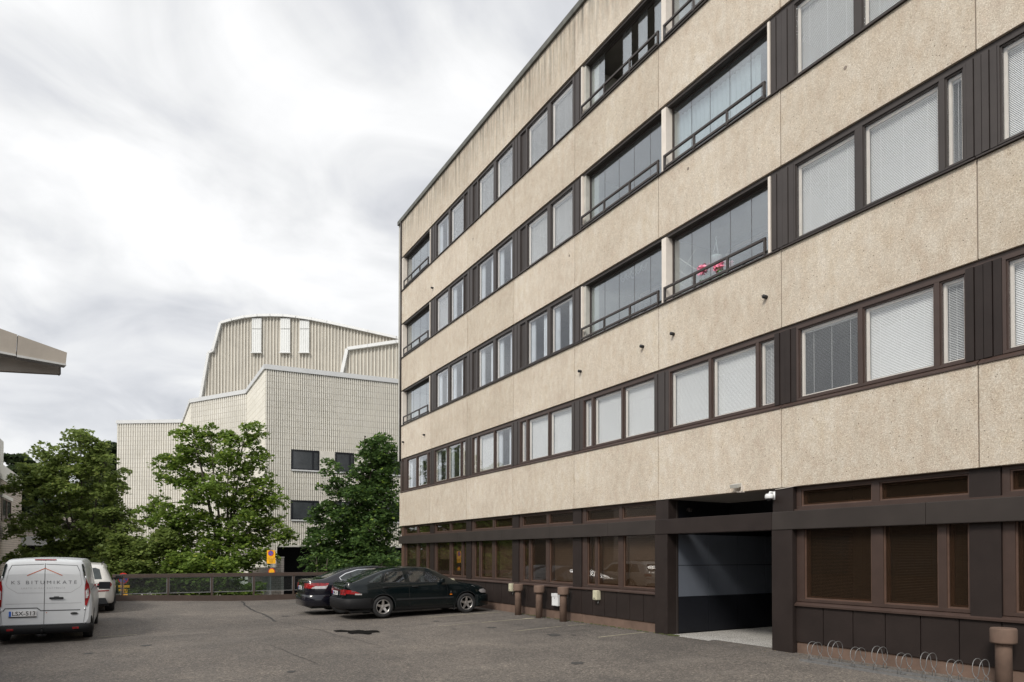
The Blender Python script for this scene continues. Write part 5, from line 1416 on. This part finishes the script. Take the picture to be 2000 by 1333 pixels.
for sg in (-1, 1):
    van.line([(sg*.745, .405), (sg*.79, .80)], 'X', .008, 'door_gap', 'seam_grey')
    van.line([(sg*.655, 1.55), (sg*.60, 1.675), (sg*.02, 1.70)], 'X', .012, 'pressed_edge', 'seam_grey')
    van.line([(sg*.655, 1.55), (sg*.70, 1.27), (sg*.66, 1.20), (sg*.49, 1.085), (sg*.02, 1.082)], 'X', .007, 'pressed_edge', 'pale_ink')
    van.line([(sg*.76, .405), (0, .405)], 'X', .008, 'door_gap', 'seam')
    van.line([(sg*.70, .855), (sg*.01, .855)], 'X', .007, 'pressed_edge', 'pale_ink')
    # tail lamps wrapping the corner
    tl = [(sg*.765, .80), (sg*.80, .78), (sg*.845, .93), (sg*.850, 1.08), (sg*.825, 1.24), (sg*.775, 1.385), (sg*.755, 1.2)]
    o = van.decal(tl, 'X', .014, 'tail_lamp', 'red_lamp', side=-1, seg=.03)
    van.decal([(sg*.775, .95), (sg*.815, .96), (sg*.832, 1.08), (sg*.81, 1.17), (sg*.775, 1.12)], 'X', .020, 'reversing_lens', 'clear_lamp', side=-1, parent=o, seg=.03)
    van.decal([(sg*.735, 1.40), (sg*.772, 1.42), (sg*.735, 1.62), (sg*.71, 1.70), (sg*.68, 1.70), (sg*.70, 1.6)], 'X', .012, 'corner_glass', 'car_glass', side=-1, seg=.05)
    for z_ in (.72, 1.41):
        m_ = MB(); m_.smooth = True; m_.tube([(-.895, sg*.765, z_-.03), (-.905, sg*.77, z_), (-.895, sg*.765, z_+.03)], .014, 8); m_.build('door_hinge', 'van_white', t, local=True)
    # side seams and sliding rail
    van.line([(-.55, 1.12), (1.4, 1.14)], 'Y', .012, 'sliding_rail', 'seam', side=sg)
    van.line([(1.45, .30), (1.45, 1.75)], 'Y', .010, 'door_gap', 'seam', side=sg)
    van.line([(2.4, .30), (2.4, 1.72)], 'Y', .010, 'door_gap', 'seam', side=sg)
    van.decal([(1.55, 1.12), (2.35, 1.12), (2.38, 1.68), (1.6, 1.70)], 'Y', .004, 'side_window', 'car_glass', side=sg)
    van.decal([(2.45, 1.10), (3.15, 1.08), (2.65, 1.60), (2.48, 1.66)], 'Y', .004, 'side_window', 'car_glass', side=sg)
    m_ = MB(); m_.smooth = False; m_.box(2.42, sg*.93-.27*(sg < 0), 1.0, 2.54, sg*.93+.27*(sg > 0), 1.19); m_.box(2.46, sg*.88, 1.04, 2.50, sg*.97, 1.09); mm = m_.build('mirror', 'bumper', t, local=True, bevel=.015)
    van.line([(-.72, .66), (-.70, .90)], 'Y', .006, 'pressed_edge', 'seam_grey', side=sg)
# bumper
m_ = MB()
pr = [(-.965, 0), (-.965, .45), (-.955, .70), (-.93, .84), (-.86, .925), (-.60, .945), (-.42, .94)]
def loftbar(prof, z0, z1, inset=.1, sgs=(1,)):
    m_ = MB(); P = prof+[(x, -y) for x, y in reversed(prof[1:])] if True else prof
    P = [(x, -y) for x, y in reversed(prof)]+prof[1:]
    n_ = len(P)
    zs_ = [(z0, .03), (z0+.02, .008), ((z0+z1)/2, 0), (z1-.02, .004), (z1, .03)]
    for z_, ins in zs_:
        for x, y in P: m_.v.append((x+ins, y*(1-ins*.6), z_))
    for z_, ins in reversed(zs_):
        for x, y in P: m_.v.append((x+inset, y*(1-.05), z_))
    rows = 2*len(zs_)
    for i in range(rows):
        for j in range(n_-1): a_, b_ = i*n_+j, ((i+1) % rows)*n_+j; m_.f.append((a_, a_+1, b_+1, b_)); m_.mi.append(0); m_.sm.append(True)
    for j in (0, n_-1): m_.f.append([i*n_+j for i in range(rows)]); m_.mi.append(0); m_.sm.append(False)
    return m_
bmp = loftbar(pr, .215, .395, .10).build('rear_bumper', 'van_bumper', t, local=True)
for sg in (-1, 1):
    m_ = MB(); m_.prism([(-.90, sg*.775, .38), (-.90, sg*.79, .56), (-.88, sg*.84, .575), (-.86, sg*.905, .56), (-.80, sg*.93, .38)], (.12, 0, 0)); m_.build('bumper_corner', 'van_bumper', bmp, local=True, bevel=.01)
    m_ = MB(); m_.box(-.972, sg*.60-.06, .29, -.945, sg*.60+.06, .335); m_.build('reflector', 'red_lamp', bmp, local=True, bevel=.004)
m_ = MB(); m_.smooth = True; m_.tube([(-.90, .02, .24), (-1.02, .02, .22), (-1.04, .02, .27), (-1.04, .02, .31)], .02, 8); m_.lathe([(.001, .03), (.022, .02), (.026, 0), (.022, -.02)], (-1.04, .02, .335), 'Z', 12)
m_.box(-1.0, -.05, .16, -.9, .12, .20); m_.build('tow_bar', 'van_bumper', t, local=True)
m_ = MB(); m_.box(-.85, -.85, .20, 3.6, .85, .24); m_.build('underbody', 'black', t, local=True)
van.decal(rrect(0, 1.79, .40, .022, .008), 'X', .012, 'high_brake_lamp', 'dark_red', side=-1)
o = van.decal(rrect(-.225, .965, .27, .045, .02), 'X', .022, 'door_handle', 'bumper', side=-1)
van.decal(rrect(-.225, .99, .10, .03, .01), 'X', .008, 'handle_lock', 'seam_grey', side=-1, parent=o)
# plate recess and plate
van.line([(.74, .70), (.70, .76), (.13, .76), (.06, .70), (-.68, .70)], 'X', .022, 'plate_recess', 'seam_grey')
pl_ = plate(van, .385, .645, -.912, 'LSX-513', .50, .118)
m_ = MB(); m_.box(-.914, .385-.25, .645-.082, -.905, .385+.25, .645-.061); m_.build('plate_holder', 'ink', pl_, local=True)
m_ = MB(); m_.lathe([(.001, -.006), (.001, 0)], (0, 0, 0), 'X', 4)
o = van.decal([(-.565+.075*math.cos(2*math.pi*i/20), .625+.030*math.sin(2*math.pi*i/20)) for i in range(20)], 'X', .012, 'oval_badge', 'chrome', side=-1, seg=.2)
van.decal([(-.565+.067*math.cos(2*math.pi*i/20), .625+.024*math.sin(2*math.pi*i/20)) for i in range(20)], 'X', .0145, 'badge_face', 'ink', side=-1, seg=.2, parent=o)
van.text('KS BITUMIKATE', .105, .0, 1.305, 'company_name', 'grey_ink', fit=1.20, spacing=1.5, bold=-.001)
van.text('LAATU ALKAA KATTEESTA', .050, .02, 1.185, 'company_motto', 'pale_ink', fit=.80, spacing=1.5, bold=-.0005)
van.line([(.325, 1.455), (0, 1.612), (-.325, 1.455)], 'X', .016, 'roof_emblem', 'rust_ink', off=.004)
van.decal([(-.045+.011*math.cos(i*1.05), .655+.011*math.sin(i*1.05)) for i in range(6)], 'X', .004, 'red_dot', 'rust_ink', side=-1, seg=.2)
van.text('TOURNEO', .04, -.30, .655, 'faint_lettering', 'plate', fit=.40, bold=-.001) if False else None

# --- white estate car in front of the van
SX, SY = -1.25, 24.95
t = empty('white_estate_car', (SX, SY, gz(-1, SY)), label='white estate car parked beyond the van, only its right rear corner showing', cat='car', rot=(0, 0, R(90)))
t.scale = (1, 1, .885)
K = dict(zt=[(-.98, .95), (-.95, 1.10), (-.85, 1.22), (-.60, 1.58), (-.2, 1.69), (.8, 1.73), (1.7, 1.66), (2.6, 1.18), (3.6, 1.02), (3.85, .8)],
         zs=[(-.98, .93), (-.9, 1.05), (0, 1.07), (2.6, 1.03), (3.6, .93), (3.85, .7)],
         zb=[(-.98, .42), (-.9, .32), (0, .25), (3.3, .24), (3.85, .35)],
         ws=[(-.98, .72), (-.93, .84), (-.80, .92), (-.3, .955), (0, .96), (2.9, .95), (3.6, .82), (3.85, .6)],
         wr=[(-.98, .66), (-.85, .70), (-.5, .66), (.8, .68), (1.7, .66), (2.6, .70), (3.85, .5)])
suv = Car(t, K, 'suv_white', (0, 2.9), .36, .25)
for wx in (0, 2.9):
    for sg in (-1, 1): suv.wheel(wx, sg*.82, .36, .26, 5, .66, two=True)
for sg in (-1, 1):
    suv.decal([(sg*.50, .90), (sg*.86, .90), (sg*.88, .98), (sg*.84, 1.06), (sg*.60, 1.03), (sg*.50, 1.0)], 'X', .010, 'tail_lamp', 'dark_red', side=-1, seg=.05)
    suv.decal([(sg*.50, .735), (sg*.82, .75), (sg*.80, .785), (sg*.50, .775)], 'X', .008, 'reflector', 'red_lamp', side=-1)
    suv.decal([(-.55, 1.12), (.15, 1.10), (.15, 1.55), (-.2, 1.55)], 'Y', .004, 'side_window', 'car_glass', side=sg)
    suv.decal([(.2, 1.10), (1.1, 1.10), (1.1, 1.58), (.2, 1.56)], 'Y', .004, 'side_window', 'car_glass', side=sg)
    suv.decal([(1.16, 1.10), (2.2, 1.10), (1.7, 1.54), (1.16, 1.58)], 'Y', .004, 'side_window', 'car_glass', side=sg)
    m_ = MB(); m_.smooth = True; m_.tube([(1.95, sg*.88, 1.08), (1.95, sg*.98, 1.10)], .03, 8); m_.smooth = False
    m_.obox((1.95, sg*1.06, 1.13), (1, 0, 0), (0, 1, 0), (0, 0, 1), .07, .11, .075); m_.build('mirror', 'black', t, local=True, bevel=.03)
    m_ = MB(); m_.smooth = True; m_.tube([(-.35, sg*.60, 1.68), (-.2, sg*.61, 1.73), (1.4, sg*.61, 1.75), (1.6, sg*.60, 1.70)], .015, 8); m_.build('roof_rail', 'black', t, local=True)
suv.decal(sym([(.62, 1.16), (.55, 1.50), (.45, 1.55)]), 'X', .005, 'rear_window', 'car_glass', side=-1)
suv.line([(.70, 1.02), (-.70, 1.02)], 'X', .01, 'door_gap', 'seam')
m_ = MB(); m_.prism([(-.99, -.80, .30), (-.99, .80, .30), (-.99, .72, .52), (-.99, -.72, .52)], (.3, 0, 0)); m_.build('rear_diffuser', 'bumper', t, local=True, bevel=.02)
m_ = MB(); m_.box(-.75, -.80, .22, 3.5, .80, .27); m_.build('underbody', 'black', t, local=True)

# --- dark green five-door hatchback, right side towards the camera
HX, HY = 6.43, 19.32
s_ = 1.025
t = empty('green_hatchback', (HX, HY, seat_z(HX, HY-.6, 0, (0, 2.65))+.005), label='dark green hatchback with silver five spoke wheels, nearest dark car', cat='car')
t.scale = (s_, s_, s_)
t.rotation_euler = (R(0), R(-.4), 0)
K = dict(zt=[(-1.09, .62), (-1.075, .80), (-1.03, .93), (-.96, .985), (-.85, 1.0), (-.6, 1.085), (-.2, 1.235), (.15, 1.345), (.5, 1.40), (.95, 1.425), (1.35, 1.405), (1.62, 1.33), (1.95, 1.165), (2.28, .985), (2.45, .935), (2.9, .87), (3.25, .78), (3.42, .68), (3.50, .55)],
         zs=[(-1.09, .60), (-1.03, .88), (-.85, .945), (0, .965), (1.2, .955), (2.2, .915), (2.5, .885), (3.0, .80), (3.3, .70), (3.50, .48)],
         zb=[(-1.09, .40), (-1.0, .30), (-.6, .22), (0, .19), (2.7, .19), (3.3, .20), (3.50, .26)],
         ws=[(-1.09, .52), (-1.06, .64), (-.98, .74), (-.8, .80), (-.4, .845), (0, .855), (2.6, .855), (3.0, .82), (3.3, .70), (3.44, .52), (3.50, .40)],
         wr=[(-1.09, .45), (-1.0, .66), (-.85, .72), (-.4, .66), (.15, .595), (.9, .585), (1.5, .585), (2.0, .66), (2.35, .74), (3.0, .70), (3.4, .5), (3.5, .3)])
SW = [[(-.42, 1.0), (-.36, .985), (-.08, 1.0), (.05, 1.24), (-.02, 1.235), (-.34, 1.05)], [(.02, .985), (.66, .975), (.62, 1.285), (.20, 1.275), (.12, 1.25)],
      [(.80, .975), (1.88, .955), (1.80, 1.03), (1.44, 1.235), (1.22, 1.285), (.76, 1.29)]]
sb = Car(t, K, 'saab_green', (0, 2.605), .305, .20, 1.13, win=SW[1:])
for wx in (0, 2.605):
    for sg in (-1, 1): sb.wheel(wx, sg*.755, .305, .20, 5, .665)
for sg in (-1, 1):
    for i, w_ in enumerate(SW): sb.decal(w_, 'Y', .005, 'side_window', 'side_glass' if i else 'car_glass', side=sg)
    for w_ in SW: sb.line(w_+[w_[0]], 'Y', .014, 'window_rubber', 'black', side=sg, off=.007)
    for x_ in (.30, 1.30):
        m_ = MB(); m_.obox((x_, sg*.36, .98), (.97, 0, .22), (0, 1, 0), (-.22, 0, .97), .07, .22, .22); m_.obox((x_-.08, sg*.36, 1.22), (1, 0, 0), (0, 1, 0), (0, 0, 1), .04, .11, .07); m_.build('seat', 'seat_cloth', t, local=True, bevel=.03)
    for pts in ([(-.07, .99), (-.10, .82), (.22, .60), (.36, .30)], [(.73, 1.30), (.76, .95), (.80, .30)], [(1.92, .95), (1.98, .70), (1.93, .30)], [(.36, .29), (1.93, .29)]):
        sb.line(pts, 'Y', .009, 'door_gap', 'seam', side=sg)
    sb.line([(-.07, .972), (1.90, .952)], 'Y', .012, 'waist_trim', 'bumper', side=sg)
    sb.line([(.38, .50), (2.16, .50)], 'Y', .05, 'rubbing_strip', 'bumper', side=sg, off=.012)
    sb.line([(.37, .245), (2.18, .245)], 'Y', .07, 'sill_trim', 'bumper', side=sg, off=.006)
    for hx in (-.02, .86):
        m_ = MB(); m_.smooth = True; yy = sg*.845; m_.tube([(hx, yy, .85), (hx+.03, yy+sg*.022, .852), (hx+.15, yy+sg*.022, .852), (hx+.18, yy, .85)], .014, 8); m_.build('door_handle', 'black', t, local=True)
    # mirror
    m_ = MB(); m_.obox((1.78, sg*.90, 1.0), (1, 0, 0), (0, 1, 0), (0, 0, 1), .05, .09, .06); m_.obox((1.82, sg*.82, .97), (1, 0, 0), (0, 1, 0), (0, 0, 1), .03, .06, .025); m_.build('mirror', 'saab_green', t, local=True, bevel=.025)
    # tail lamp: wraps onto the side
    o = sb.decal([(-1.06, .70), (-.80, .675), (-.615, .665), (-.62, .685), (-.78, .755), (-.90, .79), (-1.06, .81)], 'Y', .007, 'tail_lamp', 'red_lamp', side=sg, seg=.04)
    sb.decal([(-.80, .66), (-.615, .655), (-.61, .69), (-.80, .70)], 'Y', .009, 'lamp_base', 'clear_lamp', side=sg, parent=o)
    sb.decal([(sg*.36, .66), (sg*.70, .66), (sg*.70, .80), (sg*.36, .80)], 'X', .008, 'tail_lamp', 'red_lamp', side=-1, seg=.05)
    # headlamp and amber repeater
    sb.decal([(3.02, .66), (3.10, .60), (3.36, .585), (3.34, .66), (3.22, .715), (3.06, .705)], 'Y', .010, 'headlamp', 'clear_lamp', side=sg, seg=.04)
    sb.decal([(sg*.25, .56), (sg*.60, .56), (sg*.62, .68), (sg*.25, .66)], 'X', .010, 'headlamp', 'clear_lamp', side=1, seg=.05)
    sb.decal(rrect(2.075, .588, .075, .028, .01), 'Y', .012, 'side_repeater', 'orange_lamp', side=sg)
    sb.decal([(2.075, .70), (2.052, .665), (2.062, .63), (2.088, .63), (2.098, .665)], 'Y', .006, 'shield_sticker', 'chrome', side=sg)
    # arch lips
    for wx in (0, 2.605):
        sb.line([(wx+.362*math.cos(R(a_)), .305+.362*math.sin(R(a_))) for a_ in range(0, 181, 12)], 'Y', .02, 'arch_lip', 'bumper', side=sg, off=.008)
    m_ = MB(); m_.box(2.20, sg*.835-.10*(sg > 0), .12, 2.212, sg*.835+.10*(sg < 0), .30); m_.build('mud_flap', 'black', t, local=True)
# bumpers
pr = [(-1.16, 0), (-1.155, .42), (-1.12, .62), (-1.04, .77), (-.90, .845), (-.60, .875), (-.37, .875)]
loftbar(pr, .27, .56, .13).build('rear_bumper', 'van_bumper', t, local=True)
pr2 = [(3.54, 0), (3.53, .38), (3.47, .58), (3.36, .72), (3.18, .82), (2.98, .865)]
mq = loftbar([(-x, y) for x, y in pr2], .20, .54, .10); mq.v = [(-x, y, z) for x, y, z in mq.v]; mq.build('front_bumper', 'saab_green', t, local=True)
sb.decal(sym([(.66, 1.03), (.60, 1.12), (.50, 1.335)]) if False else [(-.86, -.60), (-.86, .60), (.08, .47), (.08, -.47)], 'Z', .006, 'rear_window', 'car_glass', seg=.07)
sb.line([(-.95, -.68), (-.95, .68)], 'Z', .05, 'spoiler_lip', 'saab_green', off=.03)
sb.decal([(1.60, -.50), (1.60, .50), (2.22, .62), (2.22, -.62)], 'Z', .006, 'windscreen', 'car_glass', seg=.07)
sb.line([(2.36, -.70), (2.40, 0), (2.36, .70)], 'Z', .012, 'bonnet_gap', 'seam')
plate(sb, 0.02, .70, -1.115, 'GML-10', .44, .11)
m_ = MB(); m_.box(-.9, -.72, .17, 3.2, .72, .22); m_.build('underbody', 'black', t, local=True)

# --- black saloon behind it
BX, BY = 5.85, 21.45
t = empty('black_saloon', (BX, BY, seat_z(BX, BY-.6, 0, (0, 2.7))), label='black saloon with chrome window trim, partly hidden behind the dark green hatchback', cat='car')
t.rotation_euler = (0, 0, R(-1.5))
K = dict(zt=[(-1.08, .70), (-1.065, .90), (-1.02, 1.01), (-.95, 1.045), (-.72, 1.065), (-.55, 1.085), (-.2, 1.22), (.2, 1.375), (.6, 1.455), (1.1, 1.485), (1.6, 1.45), (1.9, 1.36), (2.45, 1.08), (2.65, 1.0), (3.2, .90), (3.5, .78), (3.62, .55)],
         zs=[(-1.08, .68), (-1.0, .96), (-.8, 1.0), (0, 1.0), (1.4, .99), (2.6, .95), (3.2, .84), (3.62, .5)],
         zb=[(-1.08, .42), (-1.0, .30), (-.6, .23), (0, .20), (2.8, .20), (3.62, .26)],
         ws=[(-1.08, .60), (-1.05, .72), (-.95, .80), (-.75, .86), (-.3, .90), (0, .905), (2.7, .90), (3.2, .83), (3.5, .62), (3.62, .45)],
         wr=[(-1.08, .55), (-.95, .74), (-.55, .74), (-.1, .66), (.4, .60), (1.1, .60), (1.8, .60), (2.4, .72), (3.2, .70), (3.62, .4)])
av = Car(t, K, 'black_paint', (0, 2.7), .325, .215, 1.13)
for wx in (0, 2.7):
    for sg in (-1, 1): av.wheel(wx, sg*.79, .325, .215, 5, .68, two=True)
for sg in (-1, 1):
    gw = [(-.02, 1.04), (.05, 1.035), (2.10, 1.02), (1.85, 1.20), (1.55, 1.33), (1.1, 1.375), (.55, 1.355), (.15, 1.24), (-.06, 1.12)]
    av.decal(gw, 'Y', .005, 'side_window', 'car_glass', side=sg)
    av.line(gw+[gw[0]], 'Y', .020, 'window_trim', 'chrome', side=sg, off=.009)
    for px_ in (.30, 1.08): av.line([(px_, 1.03), (px_-.03*(px_ > 1), 1.37)], 'Y', .05, 'door_pillar', 'black_paint', side=sg, off=.008)
    for pts in ([(.25, 1.03), (.22, .85), (.38, .60), (.42, .3)], [(1.08, 1.0), (1.1, .3)], [(2.15, 1.0), (2.12, .3)]): av.line(pts, 'Y', .009, 'door_gap', 'seam_grey', side=sg)
    o = av.decal([(-1.04, .80), (-.86, .79), (-.50, .785), (-.46, .83), (-.40, .955), (-.70, .965), (-1.03, .955)], 'Y', .007, 'tail_lamp', 'red_lamp', side=sg, seg=.04)
    av.decal([(-.92, .79), (-.50, .785), (-.43, .90), (-.50, .87), (-.80, .865), (-.90, .83)], 'Y', .010, 'lamp_base', 'clear_lamp', side=sg, parent=o, seg=.04)
    av.decal([(sg*.42, .80), (sg*.80, .80), (sg*.80, .95), (sg*.42, .95)], 'X', .008, 'tail_lamp', 'red_lamp', side=-1, seg=.05)
    av.decal(rrect(sg*.62, .38, .20, .05, .015), 'X', .014, 'reflector', 'red_lamp', side=-1)
    m_ = MB(); m_.obox((2.05, sg*.97, 1.08), (1, 0, 0), (0, 1, 0), (0, 0, 1), .06, .10, .065); m_.obox((2.08, sg*.88, 1.03), (1, 0, 0), (0, 1, 0), (0, 0, 1), .03, .06, .02); m_.build('mirror', 'black_paint', t, local=True, bevel=.025)
    av.line([(-.5, .35), (-.42, .34)], 'Y', .012, 'pressed_edge', 'chrome', side=sg)
pr = [(-1.155, 0), (-1.15, .45), (-1.11, .66), (-1.02, .82), (-.86, .90), (-.60, .925), (-.40, .925)]
loftbar(pr, .25, .60, .13).build('rear_bumper', 'black_paint', t, local=True)
av.decal([(-.62, -.56), (-.62, .56), (.28, .46), (.28, -.46)], 'Z', .006, 'rear_window', 'car_glass', seg=.07)
av.decal([(1.85, -.50), (1.85, .50), (2.45, .62), (2.45, -.62)], 'Z', .006, 'windscreen', 'car_glass', seg=.07)
plate(av, 0.0, .80, -1.095, 'YZR-82', .44, .11)
av.line([(.36, .885), (-.36, .885)], 'X', .02, 'boot_trim', 'chrome', off=.008)
av.decal([(.05*math.cos(2*math.pi*i/16), .955+.035*math.sin(2*math.pi*i/16)) for i in range(16)], 'X', .012, 'boot_badge', 'chrome', side=-1, seg=.2)
m_ = MB(); m_.box(-.9, -.75, .18, 3.2, .75, .23); m_.build('underbody', 'black', t, local=True)
